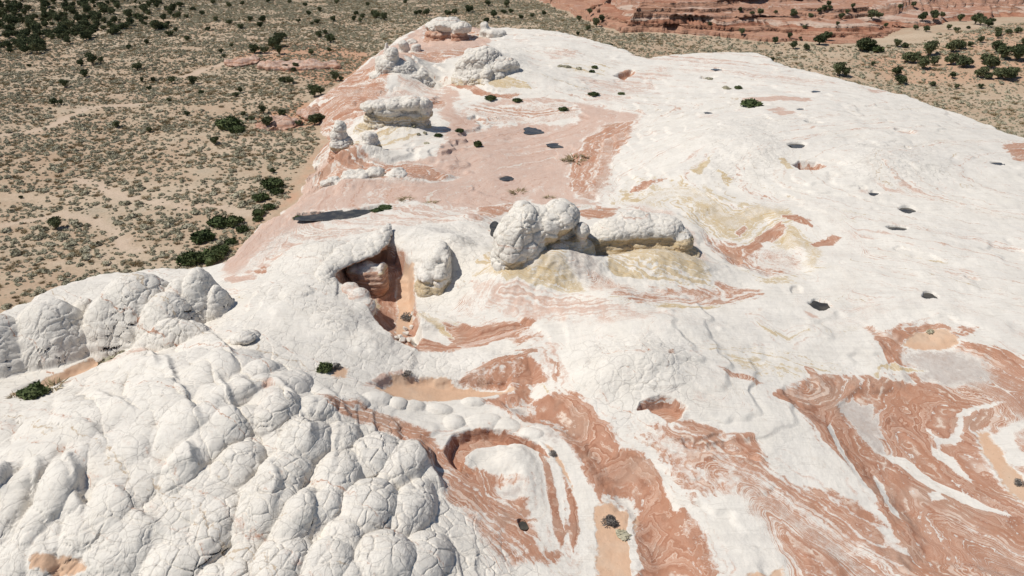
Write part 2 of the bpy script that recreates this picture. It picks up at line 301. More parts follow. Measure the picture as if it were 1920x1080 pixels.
# ------------------------------------------------------------------ colours that belong to the rock (coverage of each stone)
# (stone, coverage, outline, softness in m, raggedness)      stones: R red, T tan, P pink, S sand, G grey, W white
PAINT = [
 ('P',.92,[(540,215),(590,172),(690,104),(790,56),(910,56),(905,98),(850,118),(845,200),(905,240),(880,300),(760,315),(640,305),(590,310),(580,250)],1.6,1.2),
 ('R',.56,[(560,225),(620,170),(700,120),(745,165),(740,200),(650,215),(640,240),(600,300)],1.6,1.2),
 ('P',.20,[(648,232),(700,205),(815,200),(860,255),(800,296),(700,300),(660,280)],1.2,1.2),
 ('T',.45,[(680,240),(740,228),(800,232),(780,262),(700,285),(670,280)],1.0,1.2),
 ('P',.22,[(690,160),(715,110),(760,105),(800,150),(760,170)],1.2,1.0),
 ('P',.62,[(480,420),(560,400),(700,395),(800,385),(900,392),(960,400),(900,425),(820,415),(700,432),(560,470),(470,520),(420,530),(440,470)],1.6,1.2),
 ('P',.80,[(870,205),(950,190),(1010,185),(1100,192),(1195,215),(1190,245),(1150,290),(1135,340),(1120,385),(1060,390),(980,380),(900,392),(820,385),(760,378),(700,385),(560,402),(470,500),(415,520),(400,490),(480,410),(560,330),(575,290),(610,280),(650,300),(760,308),(850,285),(830,250)],1.6,1.2),
 ('P',.45,[(640,400),(700,395),(800,392),(900,395),(880,420),(780,425),(700,430),(560,470),(470,520),(430,520),(520,440)],1.5,1.2),
 ('R',.60,[(585,345),(596,300),(650,292),(700,300),(800,308),(860,330),(800,345),(720,345),(640,350),(600,362)],1.2,1.2),
 ('P',.9,[(430,505),(455,460),(500,420),(545,372),(575,335),(600,345),(560,385),(520,420),(480,455),(460,490)],1.2,1.0),
 ('R',.62,[(1085,370),(1075,310),(1095,262),(1140,232),(1186,226),(1190,244),(1155,285),(1135,335),(1120,375)],1.2,1.2),
 ('R',.35,[(880,205),(1000,190),(1090,195),(1080,230),(1000,230),(900,240)],1.5,1.2),
 ('R',.75,[(1082,398),(1118,384),(1160,390),(1150,408),(1100,416)],.6,.8),('R',.6,[(878,412),(900,388),(960,384),(975,395),(920,412)],.6,1.0),
 ('P',.95,[(560,205),(600,175),(650,140),(700,105),(760,70),(800,40),(880,40),(915,55),(910,95),(860,105),(830,120),(770,150),(850,165),(850,190),(820,205),(700,205),(640,225)],1.5,1.2),
 ('R',.62,[(560,205),(600,175),(650,140),(690,125),(720,160),(830,190),(820,205),(700,205),(640,225)],1.5,1.2),
 ('R',.6,[(745,105),(790,95),(900,90),(880,105),(830,125),(760,118)],1.2,1.2),
 ('R',.62,[(790,52),(900,60),(912,72),(870,78),(790,74)],1,1),
 ('W',1,[(790,125),(870,105),(905,120),(880,160),(800,165),(720,185),(740,165)],1.5,1.0),('P',.5,[(690,195),(760,165),(850,160),(830,185),(760,200)],1.5,1.2),
 ('T',.8,[(856,120),(866,118),(884,146),(930,160),(985,166),(1000,172),(930,176),(885,168),(860,150)],.6,.5),
 ('R',.92,[(846,160),(858,158),(900,176),(925,182),(980,180),(960,188),(905,186),(870,176)],.6,.5),
 ('P',.5,[(1000,100),(1080,103),(1078,112),(1020,112)],1,1.2),('R',.8,[(1148,140),(1185,130),(1192,136),(1170,150)],.6,.8),('P',.7,[(1165,168),(1230,156),(1225,164),(1180,174)],.8,1.0),
 ('T',.4,[(1040,122),(1120,118),(1160,130),(1100,138),(1050,134)],1,1.2),
 ('P',.38,[(1215,104),(1320,104),(1440,128),(1560,158),(1500,162),(1380,140),(1260,124)],2,1.2),('P',.45,[(1100,150),(1250,125),(1260,140),(1180,190),(1110,190)],2,1.2),
 ('P',.85,[(1386,184),(1450,180),(1526,184),(1520,192),(1440,190),(1400,196)],.7,1.0),('P',.7,[(1436,208),(1460,202),(1496,212),(1470,218)],.6,1.0),('R',.75,[(1880,276),(1900,270),(1960,275),(1960,312),(1905,300)],.7,.8),
 ('P',.7,[(1630,168),(1655,168),(1650,176),(1634,174)],.5,1),('P',.5,[(1676,242),(1710,242),(1706,250),(1680,250)],.5,1.2),
 ('R',.95,[(1486,312),(1498,303),(1530,307),(1548,316),(1530,322),(1500,322)],.4,.5),('T',.7,[(1452,302),(1468,300),(1490,322),(1476,322)],.4,.5),('T',.7,[(1290,325),(1310,308),(1340,294),(1336,302),(1312,336),(1298,334)],.5,.6),('T',.55,[(1344,326),(1376,328),(1384,344),(1360,350)],.5,1.0),
 # slope right of the basin
 ('T',.40,[(1130,380),(1190,330),(1280,340),(1360,360),(1400,380),(1280,400),(1200,390)],2,1.2),('R',.75,[(1170,360),(1205,340),(1250,338),(1230,346),(1196,360)],.5,.8),
 # the marbled patch
 ('T',.56,[(1272,372),(1330,384),(1400,380),(1458,386),(1486,402),(1526,460),(1536,500),(1500,528),(1440,530),(1380,512),(1330,478),(1292,430)],1.2,1.2),
 ('R',.36,[(1290,420),(1340,440),(1400,455),(1500,470),(1510,510),(1440,520),(1380,505),(1330,475)],1.2,1.2),
 ('R',.95,[(1396,462),(1418,440),(1442,422),(1466,414),(1474,426),(1446,450),(1412,470)],.4,.6),('R',.95,[(1463,404),(1490,401),(1516,412),(1524,428),(1498,418)],.4,.6),('R',.95,[(1514,457),(1545,449),(1560,441),(1580,446),(1560,460),(1524,464)],.3,.6),('R',.8,[(1350,455),(1390,460),(1400,490),(1370,488)],.5,.8),('R',.9,[(1378,430),(1396,414),(1404,420),(1388,436)],.3,.5),
 ('W',1,[(1424,450),(1440,444),(1452,452),(1438,462)],.3,.4),
 ('R',.7,[(1400,555),(1340,545),(1290,533),(1280,524),(1330,530),(1428,548)],.4,.6),('R',.5,[(1280,545),(1360,552),(1420,552),(1350,562),(1290,556)],.4,.8),
 # round the central rock
 ('T',.56,[(880,500),(930,480),(960,470),(1060,520),(1150,545),(1260,552),(1400,560),(1400,575),(1250,590),(1100,590),(960,590),(870,560)],1.5,1.2),
 ('T',.85,[(936,525),(950,520),(975,535),(1000,552),(985,560),(965,548),(958,566),(944,548)],.4,.5),('T',.9,[(1002,496),(1020,492),(1028,512),(1020,532),(1004,524)],.4,.4),('T',.95,[(1132,498),(1148,506),(1180,518),(1250,538),(1200,534),(1150,530),(1138,516)],.3,.3),('T',.8,[(1160,500),(1220,512),(1290,530),(1340,545),(1280,535),(1200,520)],.3,.4),
 ('G',.75,[(1062,512),(1086,506),(1122,520),(1130,534),(1112,548),(1082,536),(1066,528)],.4,.5),('T',.9,[(1104,548),(1150,562),(1220,572),(1330,572),(1400,564),(1330,580),(1220,582),(1140,570)],.3,.4),('T',.8,[(1050,568),(1080,576),(1070,585),(1052,580)],.3,.5),
 ('R',.3,[(870,560),(920,555),(960,590),(920,600),(870,590)],.6,1.2),
 ('R',.40,[(1090,520),(1200,545),(1330,535),(1430,548),(1420,562),(1330,575),(1200,580),(1100,560)],1.0,1.2),
 ('T',.60,[(1110,470),(1180,440),(1260,450),(1310,500),(1340,540),(1250,545),(1150,520)],1.0,1.0),
 ('P',.50,[(1180,380),(1260,395),(1300,440),(1340,500),(1300,490),(1260,420),(1180,400)],1.0,1.2),
 ('R',.42,[(860,555),(920,550),(960,600),(1040,640),(960,650),(880,600)],.8,1.2),
 ('R',.30,[(850,560),(930,560),(1000,580),(1080,590),(1060,620),(990,600),(900,600),(850,590)],.8,1.2),
 ('P',.52,[(860,520),(930,545),(1040,560),(1200,585),(1300,590),(1200,610),(1040,605),(900,590)],1.0,1.2),
 ('P',.40,[(1060,640),(1000,650),(1010,700),(1080,740),(1130,770),(1160,750),(1090,700)],.8,1.2),
 # cave and its floor
 ('R',.95,[(760,604),(800,600),(860,606),(905,614),(992,596),(1000,604),(960,630),(900,650),(835,662),(785,660),(735,640)],.5,.6),('R',1,CAVE,.5,.6),('T',.8,[(700,530),(712,548),(705,570),(690,560)],.5,.8),
 ('S',1,[(742,500),(760,486),(776,500),(776,560),(768,588),(748,606),(738,598),(744,560)],.4,.4),
 ('W',1,[(764,606),(790,600),(822,612),(850,636),(838,642),(800,628),(770,616)],.3,.6),('T',.7,[(776,585),(800,590),(836,612),(856,632),(836,622),(800,602)],.3,.5),('P',.8,[(850,642),(900,632),(980,606),(986,612),(930,632),(880,648)],.3,.4),
 ('T',.5,[(780,575),(800,585),(860,610),(830,606),(790,596)],.4,.8),
 # sand flat and the fan behind it
 ('P',.9,[(686,722),(706,702),(760,695),(770,706),(720,742)],.6,1.0),('S',1,[(700,728),(738,702),(800,704),(862,714),(930,716),(1000,722),(1010,735),(930,738),(880,748),(800,752),(735,744)],.5,.5),
 ('R',.48,[(852,714),(905,694),(960,678),(988,668),(1004,676),(1008,704),(990,720),(930,722)],.5,.6),
 ('R',.95,[(905,694),(950,680),(985,672),(960,686),(912,700)],.3,.4),('R',.75,[(1026,670),(1046,680),(1052,700),(1040,718),(1034,706),(1044,694)],.3,.6),('R',.7,[(966,660),(1000,655),(1010,664),(990,668)],.3,.8),
 # the red river of stone
 ('R',.90,RIVER,.7,1.0),('T',.5,[(985,716),(1020,716),(1060,742),(1000,742)],.6,.8),
 ('G',.75,[(950,752),(985,748),(1010,764),(990,778),(955,772)],.6,.8),('G',.7,[(1010,795),(1040,790),(1056,820),(1050,850),(1030,845),(1012,820)],.8,.8),('R',.5,[(1050,812),(1082,812),(1094,824),(1060,826)],.3,.8),
 ('W',1,[(1242,886),(1252,900),(1275,950),(1270,965),(1244,920)],.3,.6),
 ('S',1,[(1116,950),(1150,935),(1185,945),(1194,985),(1190,1030),(1200,1090),(1120,1090),(1126,1040),(1108,1005)],.6,1.6),('G',.6,[(1140,925),(1180,920),(1196,950),(1170,950)],.5,.8),('W',.9,[(1182,930),(1188,960),(1186,990),(1206,1060),(1190,1080),(1176,1000)],.2,.8),
 # the curl left of it
 ('R',.56,[(610,756),(680,762),(740,776),(800,800),(838,850),(850,880),(800,880),(765,830),(720,805),(640,790)],.8,1.2),
 ('R',.55,[(830,880),(900,870),(990,900),(1000,960),(1020,1010),(1040,1050),(960,1070),(890,1000),(840,940),(800,890)],1,1.2),
 ('R',.85,[(830,925),(860,915),(900,930),(960,965),(900,955),(850,945)],.4,.9),('R',.8,[(870,895),(895,890),(905,905),(880,912)],.3,.6),('G',.7,[(930,915),(975,918),(985,935),(940,935)],.4,.7),
 ('R',.97,CRESC,.3,.4),('W',1,[(888,868),(910,848),(958,842),(1000,864),(1008,890),(985,896),(940,890),(905,884)],.5,.7),
 ('R',.75,[(1012,856),(1040,890),(1058,940),(1066,990),(1052,1030),(1040,1000),(1032,950),(1022,900)],.3,.5),('W',.9,[(1030,870),(1048,900),(1060,960),(1058,1000),(1050,960),(1040,910)],.2,.4),
 ('R',.9,[(1045,868),(1066,900),(1084,950),(1088,1000),(1076,1036),(1068,1010),(1072,960),(1060,910)],.3,.5),('R',.6,[(1010,1050),(1050,1030),(1064,1036),(1040,1060)],.4,.8),
 ('S',.9,[(1010,828),(1036,844),(1070,890),(1082,930),(1070,915),(1040,866)],.3,.5),
 ('W',1,[(1046,848),(1064,858),(1092,900),(1108,950),(1114,1000),(1116,1090),(1084,1090),(1094,1010),(1088,950),(1072,900)],.4,.9),
 # broken stones right of the river
 ('R',.34,[(1100,740),(1150,770),(1190,820),(1250,880),(1300,950),(1300,880),(1240,820),(1200,780),(1130,730)],.8,1.2),
 ('R',.97,REDPIT,.3,.3),('R',.50,[(1215,790),(1290,800),(1340,800),(1430,830),(1450,880),(1560,930),(1600,990),(1500,960),(1400,930),(1300,930),(1260,870)],1.2,1.2),
 ('R',.9,[(1268,790),(1300,790),(1340,810),(1356,828),(1330,824),(1296,806)],.3,.5),('R',.85,[(1370,820),(1410,818),(1426,852),(1396,850)],.3,.6),('R',.8,[(1284,850),(1330,845),(1345,870),(1300,880)],.4,.8),
 ('R',.8,[(1440,892),(1500,930),(1560,968),(1590,995),(1550,980),(1490,950)],.3,.6),
 ('R',.55,[(1286,960),(1320,990),(1350,1060),(1340,1100),(1300,1100),(1280,1000)],.6,1.0),('R',.53,[(1420,900),(1560,920),(1640,960),(1720,1060),(1760,1100),(1480,1100),(1460,1020),(1400,960)],1,1.2),
 ('R',.9,[(1470,1008),(1510,1010),(1570,1050),(1560,1062),(1510,1040)],.3,.5),('S',.8,[(1400,1075),(1470,1058),(1480,1100),(1400,1100)],.4,.6),
 ('W',1,[(1330,965),(1372,940),(1412,985),(1470,1045),(1440,1075),(1370,1050)],.5,.6),
 ('T',.40,[(1290,650),(1400,640),(1500,660),(1600,690),(1500,720),(1400,700)],1.2,1.2),('R',.75,[(1342,688),(1380,696),(1432,716),(1420,720),(1372,706)],.3,.5),('T',.6,[(1416,600),(1430,610),(1480,632),(1518,612),(1520,622),(1482,640),(1430,622)],.3,.5),
 ('R',.9,[(1506,684),(1524,690),(1540,712),(1520,706)],.3,.5),('P',.6,[(1505,585),(1530,592),(1540,600),(1510,596)],.3,.8),('R',.7,[(1250,670),(1262,664),(1264,676),(1252,680)],.2,.5),
 # the great red basin
 ('R',.74,BASIN,.9,1.2),('R',.95,[(1450,740),(1500,760),(1560,830),(1640,930),(1700,1010),(1660,940),(1610,850),(1580,760),(1545,735),(1500,725)],.4,.8),
 ('R',1,[(1545,730),(1570,740),(1590,790),(1620,840),(1650,880),(1680,950),(1650,930),(1600,860),(1560,790)],.3,.5),('R',1,[(1640,625),(1680,632),(1740,606),(1780,612),(1700,635),(1690,660),(1660,660)],.3,.6),
 ('R',1,[(1700,755),(1720,750),(1716,780),(1736,806),(1720,816),(1745,850),(1722,830),(1706,800)],.3,.5),
 ('G',.85,[(1690,660),(1730,645),(1790,648),(1840,668),(1850,700),(1790,720),(1730,712),(1716,690)],.7,.9),('G',.95,[(1566,752),(1600,745),(1640,750),(1652,800),(1662,845),(1640,840),(1610,805)],.5,.6),('S',.95,[(1690,640),(1720,622),(1756,612),(1780,618),(1800,640),(1764,650),(1720,650)],.4,.6),
 ('W',.95,[(1644,640),(1664,680),(1700,704),(1720,716),(1690,704),(1650,690),(1630,650)],.3,.5),('T',.75,[(1636,706),(1650,680),(1680,678),(1740,690),(1700,694),(1656,690),(1648,714)],.3,.5),('G',.55,[(1652,700),(1700,696),(1720,715),(1660,712)],.3,.8),
 ('W',.9,[(1730,790),(1760,815),(1784,816),(1796,795),(1798,770),(1820,756),(1890,744),(1830,764),(1812,780),(1808,800),(1796,826),(1760,826)],.25,.5),('W',.9,[(1745,800),(1752,830),(1790,850),(1830,900),(1800,880),(1750,845)],.2,.4),
 ('W',1,[(1862,820),(1884,792),(1930,775),(1960,860),(1910,870),(1884,850)],.4,.5),('R',.5,[(1905,800),(1940,790),(1940,850),(1910,835)],.4,.6),('S',.9,[(1830,800),(1860,800),(1900,870),(1950,920),(1920,940),(1870,890)],.5,.8),
 ('W',.85,[(1570,765),(1560,790),(1576,830),(1606,880),(1640,930),(1610,900),(1570,840),(1552,800)],.12,.4),('W',.8,[(1650,840),(1700,850),(1750,890),(1830,930),(1900,960),(1830,945),(1740,905),(1690,865)],.14,.4),
 ('W',.85,[(1740,915),(1765,912),(1772,928),(1750,932)],.3,.6),('W',.8,[(1640,880),(1660,900),(1670,940),(1690,970),(1670,960),(1650,920)],.2,.5),
 # pockets of sand between the pillows
 ('S',.9,[(62,1090),(70,1064),(110,1058),(160,1066),(170,1090)],.3,.5),
 ('S',.85,[(180,664),(200,655),(236,655),(214,678),(150,700),(40,745),(20,735),(120,695)],.5,.8),('S',.8,[(610,695),(630,684),(660,692),(650,712),(620,712)],.4,.8),('P',.8,[(415,522),(440,520),(480,512),(505,500),(480,522),(440,532)],.4,.6),('R',.6,[(475,510),(500,498),(506,508),(490,518)],.3,.8),
 ('P',.5,[(170,690),(240,660),(330,640),(420,600),(380,630),(260,680)],1,1.0),('P',.7,[(495,735),(515,728),(520,742),(500,748)],.3,.6),
]
_PA = [(k, c, UP(p), s, r) for k,c,p,s,r in PAINT]
# lines the bedding follows
GUIDES = [[(1450,740),(1545,800),(1600,880),(1680,980),(1760,1080)],[(1650,650),(1690,720),(1660,800),(1700,870),(1800,930),(1920,1000)],[(1720,750),(1716,790),(1760,850),(1860,920),(1930,950)],[(1600,720),(1560,770),(1590,840),(1640,910)],
 [(1700,620),(1760,605),(1840,640),(1930,680)],[(1740,740),(1830,760),(1800,800),(1860,830)],[(1000,670),(1040,740),(1130,800),(1210,870),(1270,950),(1320,1080)],[(960,745),(1030,810),(1090,880),(1130,950),(1150,1080)],
 [(840,860),(850,820),(900,806),(970,816),(1040,870),(1080,950),(1080,1050)],[(870,870),(900,846),(960,836),(1015,870),(1045,950),(1050,1040)],[(1100,830),(1130,815),(1155,845),(1130,875),(1100,855),(1100,830)],[(860,714),(940,690),(1000,668)],[(880,720),(960,704),(1004,690)],
 [(610,760),(720,785),(810,830),(900,930),(1000,990)],[(700,500),(700,560),(760,630),(860,640),(985,605)],[(1270,380),(1340,440),(1400,500),(1520,520)],[(1390,470),(1440,420),(1500,405),(1540,450)],[(940,560),(1100,575),(1300,575),(1430,552)],[(1130,500),(1220,530),(1340,545)],
 [(600,340),(700,325),(800,335),(900,300)],[(600,300),(720,312),(850,320)],[(430,500),(540,380),(600,310)],[(880,200),(1000,215),(1120,200)],[(1080,360),(1100,270),(1180,230)],[(560,205),(650,185),(760,195),(850,190)],[(860,120),(885,150),(940,165),(1000,170)],
 [(1280,800),(1400,840),(1500,900),(1640,1000)],[(1290,960),(1350,1060)],[(1180,1000),(1230,960),(1270,1000),(1230,1050),(1190,1010)],[(1420,600),(1480,636),(1520,615)],[(1300,655),(1420,650),(1560,690)]]
_GD = [UP(p) for p in GUIDES]

def stones(X, Y):
    w1 = fbm(X/1.6+3, Y/1.6, 4); w2 = fbm(X/1.6-50, Y/1.6+31, 4); w3 = fbm(X/7, Y/7+11, 3); w4 = fbm(X/7+23, Y/7-7, 3)
    w5 = fbm(X/20+1, Y/20, 3); w6 = fbm(X/20-31, Y/20+8, 3)
    ch = {k: np.zeros(X.shape) for k in 'RTPSG'}
    side = sm(70, 30, X-.22*Y); ch['P'] += .02 + (.10+.24*sm(.0, .8, w3))*side; ch['T'] += .02 + .22*sm(0, .8, w4)*side
    for k, c, P, s, r in _PA:
        i = seg_sel(X, Y, P, 2.5)
        if not len(i): continue
        far = np.clip(np.hypot(X[i].mean(), Y[i].mean())/70, .7, 2.5)
        big = 1.6*min(1, s)*max(0, far-1.2)
        x = X[i] + r*(far*(.42*w1[i] + .7*w3[i]*min(1, s*1.5)) + big*w5[i]); y = Y[i] + r*(far*(.42*w2[i] + .7*w4[i]*min(1, s*1.5)) + big*w6[i])
        if k in 'SG': s = s*2.0
        m = sm(-s, s, poly_sd(x, y, P))
        for q in ch: ch[q][i] = ch[q][i]*(1-m) + (c*m if q == k else 0)
    ch['P'] = np.maximum(ch['P'], .62*sm(.08, .5, ch['R'])*(1-sm(.3, .7, ch['S']+ch['G']+ch['T'])))
    # bedding coordinate
    xw = X + .9*w3 + .22*w1; yw = Y + .9*w4 + .22*w2
    acc = np.zeros(X.shape)
    for P in _GD:
        i = seg_sel(X, Y, P, 7)
        if not len(i): continue
        d, _, _ = line_d(xw[i], yw[i], P); acc[i] += np.exp(-d/1.1)
    lin = (.55*xw + .85*yw)*.8
    soft = -1.1*np.log(acc + 1e-3)
    bl = sm(.004, .06, acc)
    phi = (soft*bl + lin*(1-bl) + .25*w1)*(1-.5*sm(95, 160, Y))
    return ch, phi

# ------------------------------------------------------------------ node material helpers
class NT:
    def __init__(s, name):
        s.m = bpy.data.materials.new(name); s.m.use_nodes = True; s.t = s.m.node_tree
        s.b = s.t.nodes['Principled BSDF']; s.b.inputs['Roughness'].default_value = .92; s.b.inputs['Specular IOR Level'].default_value = .12
    def n(s, ty, **kw):
        nd = s.t.nodes.new(ty)
        for k, v in kw.items(): setattr(nd, k, v)
        return nd
    def put(s, sock, v):
        if hasattr(v, 'is_output') or isinstance(v, bpy.types.NodeSocket): s.t.links.new(v, sock)
        elif v is not None: sock.default_value = v
    def math(s, op, a, b=None, c=None, clamp=False):
        nd = s.n('ShaderNodeMath', operation=op, use_clamp=clamp)
        for k, v in enumerate((a, b, c)): s.put(nd.inputs[k], v)
        return nd.outputs[0]
    def mix(s, f, a, b):
        nd = s.n('ShaderNodeMix', data_type='RGBA'); s.put(nd.inputs[0], f); s.put(nd.inputs[6], a); s.put(nd.inputs[7], b); return nd.outputs[2]
    def noise(s, v, sc, det=4, rough=.55, w=None, dim='3D', dist=0):
        nd = s.n('ShaderNodeTexNoise', noise_dimensions=dim)
        if v is not None and 'Vector' in nd.inputs: s.put(nd.inputs['Vector'], v)
        if w is not None: s.put(nd.inputs['W'], w)
        nd.inputs['Scale'].default_value = sc; nd.inputs['Detail'].default_value = det; nd.inputs['Roughness'].default_value = rough; nd.inputs['Distortion'].default_value = dist
        return nd.outputs[0]
    def ss(s, x, a, b):
        nd = s.n('ShaderNodeMapRange', interpolation_type='SMOOTHSTEP'); s.put(nd.inputs[0], x); nd.inputs[1].default_value = a; nd.inputs[2].default_value = b; return nd.outputs[0]
    def ramp(s, f, stops, interp='LINEAR'):
        nd = s.n('ShaderNodeValToRGB'); s.put(nd.inputs[0], f); e = nd.color_ramp.elements; nd.color_ramp.interpolation = interp
        while len(e) < len(stops): e.new(.5)
        for k, (p, c) in enumerate(stops): e[k].position = p; e[k].color = (*c, 1)
        return nd.outputs[0]
    def bump(s, h, st, d, nrm=None):
        nd = s.n('ShaderNodeBump'); nd.inputs['Strength'].default_value = st; nd.inputs['Distance'].default_value = d; s.put(nd.inputs['Height'], h)
        if nrm is not None: s.put(nd.inputs['Normal'], nrm)
        return nd.outputs[0]
    def pos(s): return s.n('ShaderNodeNewGeometry').outputs['Position']
    def sep(s, v):
        nd = s.n('ShaderNodeSeparateXYZ'); s.put(nd.inputs[0], v); return nd.outputs
def C3(r, g, b): return (r, g, b, 1)

def sandstone():
    T = NT('banded_sandstone'); p = T.pos()
    a = T.n('ShaderNodeAttribute', attribute_name='stone_a'); b = T.n('ShaderNodeAttribute', attribute_name='stone_b'); cr = T.n('ShaderNodeAttribute', attribute_name='crazing').outputs['Fac']
    A = T.sep(a.outputs['Vector']); B = T.sep(b.outputs['Vector'])
    red, tan, pink = A[0], A[1], A[2]; sand, grey, phi = B[0], B[1], B[2]
    nf = T.noise(p, 1.6, 5, .62); nm = T.noise(p, .35, 4); nh = T.noise(p, 7, 3, .6); nk = T.noise(p, 2.6, 3, .65, dist=.5)
    w = T.math('MULTIPLY_ADD', nf, .40, phi); w = T.math('MULTIPLY_ADD', nm, 1.5, w)
    b1 = T.noise(None, .85, 2, .6, w=w, dim='1D'); b2 = T.noise(None, 3.0, 3, .65, w=T.math('ADD', w, 31.7), dim='1D'); b3 = T.noise(None, 8.5, 2, .6, w=T.math('ADD', w, 77.1), dim='1D')
    band = T.math('MULTIPLY_ADD', b2, .55, T.math('MULTIPLY', b1, .55)); band = T.math('SUBTRACT', band, .05)
    N = T.math('MULTIPLY_ADD', nk, .34, T.math('MULTIPLY', band, 1.05)); N = T.math('MULTIPLY_ADD', T.noise(p, .6, 3, .6), .35, N); N = T.math('SUBTRACT', N, .37)
    N = T.math('MULTIPLY_ADD', T.math('SUBTRACT', N, .5), 2.3, .5)
    def cover(ch, nz, amp, e): return T.ss(T.math('MULTIPLY_ADD', T.math('SUBTRACT', nz, .5), amp, ch), .5-e, .5+e)
    def vein(x, at, wd): return T.math('SUBTRACT', 1.0, T.ss(T.math('ABSOLUTE', T.math('SUBTRACT', x, at)), wd*.4, wd))
    white = T.mix(T.ss(nm, .35, .7), C3(.735,.69,.615), C3(.69,.645,.57)); white = T.mix(T.math('MULTIPLY', T.ss(nh, .5, .75), .2), white, C3(.56,.53,.48))
    white = T.mix(T.math('MULTIPLY', T.ss(b2, .55, .7), .25), white, C3(.60,.53,.445)); white = T.mix(T.math('MULTIPLY', T.ss(T.noise(p, .11, 3, .6), .5, .68), .35), white, C3(.61,.575,.525))
    mp = T.n('ShaderNodeMapping'); T.put(mp.inputs[0], p); mp.inputs['Rotation'].default_value = (0, 0, .5); mp.inputs['Scale'].default_value = (.05, .9, .6)
    strk = T.noise(mp.outputs[0], 1.0, 4, .65); white = T.mix(T.math('MULTIPLY', T.ss(strk, .52, .66), .30), white, C3(.56,.52,.465)); white = T.mix(T.math('MULTIPLY', vein(strk, .45, .012), .28), white, C3(.42,.38,.33))
    redc = T.ramp(T.math('MULTIPLY_ADD', b3, .40, T.math('MULTIPLY', b2, .60)), [(.28,(.28,.13,.08)),(.42,(.395,.20,.128)),(.52,(.45,.25,.17)),(.60,(.55,.37,.275)),(.68,(.385,.19,.122)),(.82,(.51,.32,.225))])
    redc = T.mix(T.math('MULTIPLY', T.ss(nm, .42, .62), .75), redc, C3(.41,.21,.132)); redc = T.mix(T.math('MULTIPLY', T.ss(T.noise(p, .22, 3, .6), .52, .66), .55), redc, C3(.42,.285,.21))
    calm = T.math('SUBTRACT', 1.0, T.math('MULTIPLY', T.ss(T.noise(p, .24, 3, .6), .46, .58), .85)); redc = T.mix(T.math('MULTIPLY', T.math('MULTIPLY', vein(b1, .47, .022), .8), calm), redc, C3(.66,.52,.42)); redc = T.mix(T.math('MULTIPLY', vein(b2, .56, .03), T.math('MULTIPLY', T.ss(nf, .35, .6), calm)), redc, C3(.66,.54,.44))
    redc = T.mix(T.math('MULTIPLY', T.ss(nh, .55, .8), .35), redc, C3(.30,.14,.085))
    tanc = T.ramp(b2, [(.3,(.52,.395,.24)),(.45,(.60,.51,.37)),(.55,(.50,.365,.19)),(.7,(.64,.56,.44))])
    pinkc = T.ramp(T.math('MULTIPLY_ADD', b3, .4, T.math('MULTIPLY', b2, .6)), [(.32,(.43,.25,.18)),(.45,(.54,.37,.29)),(.55,(.60,.46,.38)),(.68,(.48,.30,.22))])
    pinkc = T.mix(T.math('MULTIPLY', T.ss(nf, .45, .7), .4), pinkc, C3(.56,.44,.36))
    greyc = T.ramp(T.math('MULTIPLY_ADD', nk, .5, T.math('MULTIPLY', nm, .5)), [(.32,(.40,.31,.255)),(.5,(.46,.40,.355)),(.66,(.52,.47,.42))])
    sandc = T.mix(nf, C3(.555,.36,.235), C3(.63,.43,.295)); sandc = T.mix(T.math('MULTIPLY', T.ss(nm, .45, .65), .5), sandc, C3(.60,.46,.34)); sandc = T.mix(T.math('MULTIPLY', T.ss(nh, .60, .68), T.math('MULTIPLY', T.ss(nk, .5, .6), .6)), sandc, C3(.26,.18,.12))
    N2 = T.math('SUBTRACT', 1.0, N)
    c = T.mix(cover(tan, N2, .9, .10), white, tanc)
    c = T.mix(cover(pink, N, .95, .22), c, pinkc)
    c = T.mix(cover(red, N, .92, .09), c, redc)
    c = T.mix(T.math('MULTIPLY', cover(grey, T.math('MULTIPLY_ADD', nf, .4, T.math('MULTIPLY', N2, .6)), 1.3, .32), .82), c, greyc)
    c = T.mix(cover(sand, T.math('MULTIPLY_ADD', nk, .5, T.math('MULTIPLY', nm, .5)), 1.3, .12), c, sandc)
    # thin joints, the shade of their depth put into the colour
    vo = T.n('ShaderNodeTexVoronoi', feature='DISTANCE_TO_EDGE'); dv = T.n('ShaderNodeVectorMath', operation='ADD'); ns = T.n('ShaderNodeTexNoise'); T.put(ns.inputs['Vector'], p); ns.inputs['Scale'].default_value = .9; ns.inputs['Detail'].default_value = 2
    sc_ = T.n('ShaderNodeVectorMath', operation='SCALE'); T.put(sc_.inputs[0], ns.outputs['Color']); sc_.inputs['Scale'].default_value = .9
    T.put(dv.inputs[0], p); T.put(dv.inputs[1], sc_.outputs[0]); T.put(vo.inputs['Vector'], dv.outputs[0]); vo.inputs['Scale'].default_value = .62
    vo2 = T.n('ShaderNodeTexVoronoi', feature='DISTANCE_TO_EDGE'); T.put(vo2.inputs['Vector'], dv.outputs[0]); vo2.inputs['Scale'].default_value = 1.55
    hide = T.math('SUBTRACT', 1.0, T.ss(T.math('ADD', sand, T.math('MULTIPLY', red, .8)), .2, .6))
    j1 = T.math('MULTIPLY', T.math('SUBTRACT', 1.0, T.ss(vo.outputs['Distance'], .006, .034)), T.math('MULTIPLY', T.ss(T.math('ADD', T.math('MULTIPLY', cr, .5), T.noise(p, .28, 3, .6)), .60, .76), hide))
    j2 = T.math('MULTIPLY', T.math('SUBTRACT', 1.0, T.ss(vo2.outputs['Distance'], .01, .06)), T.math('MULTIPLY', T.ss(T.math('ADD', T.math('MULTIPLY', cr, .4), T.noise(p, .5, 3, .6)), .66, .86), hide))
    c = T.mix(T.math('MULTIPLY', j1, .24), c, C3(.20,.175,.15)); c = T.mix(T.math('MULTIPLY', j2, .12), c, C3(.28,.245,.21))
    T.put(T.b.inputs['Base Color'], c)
    z = T.sep(p)[2]
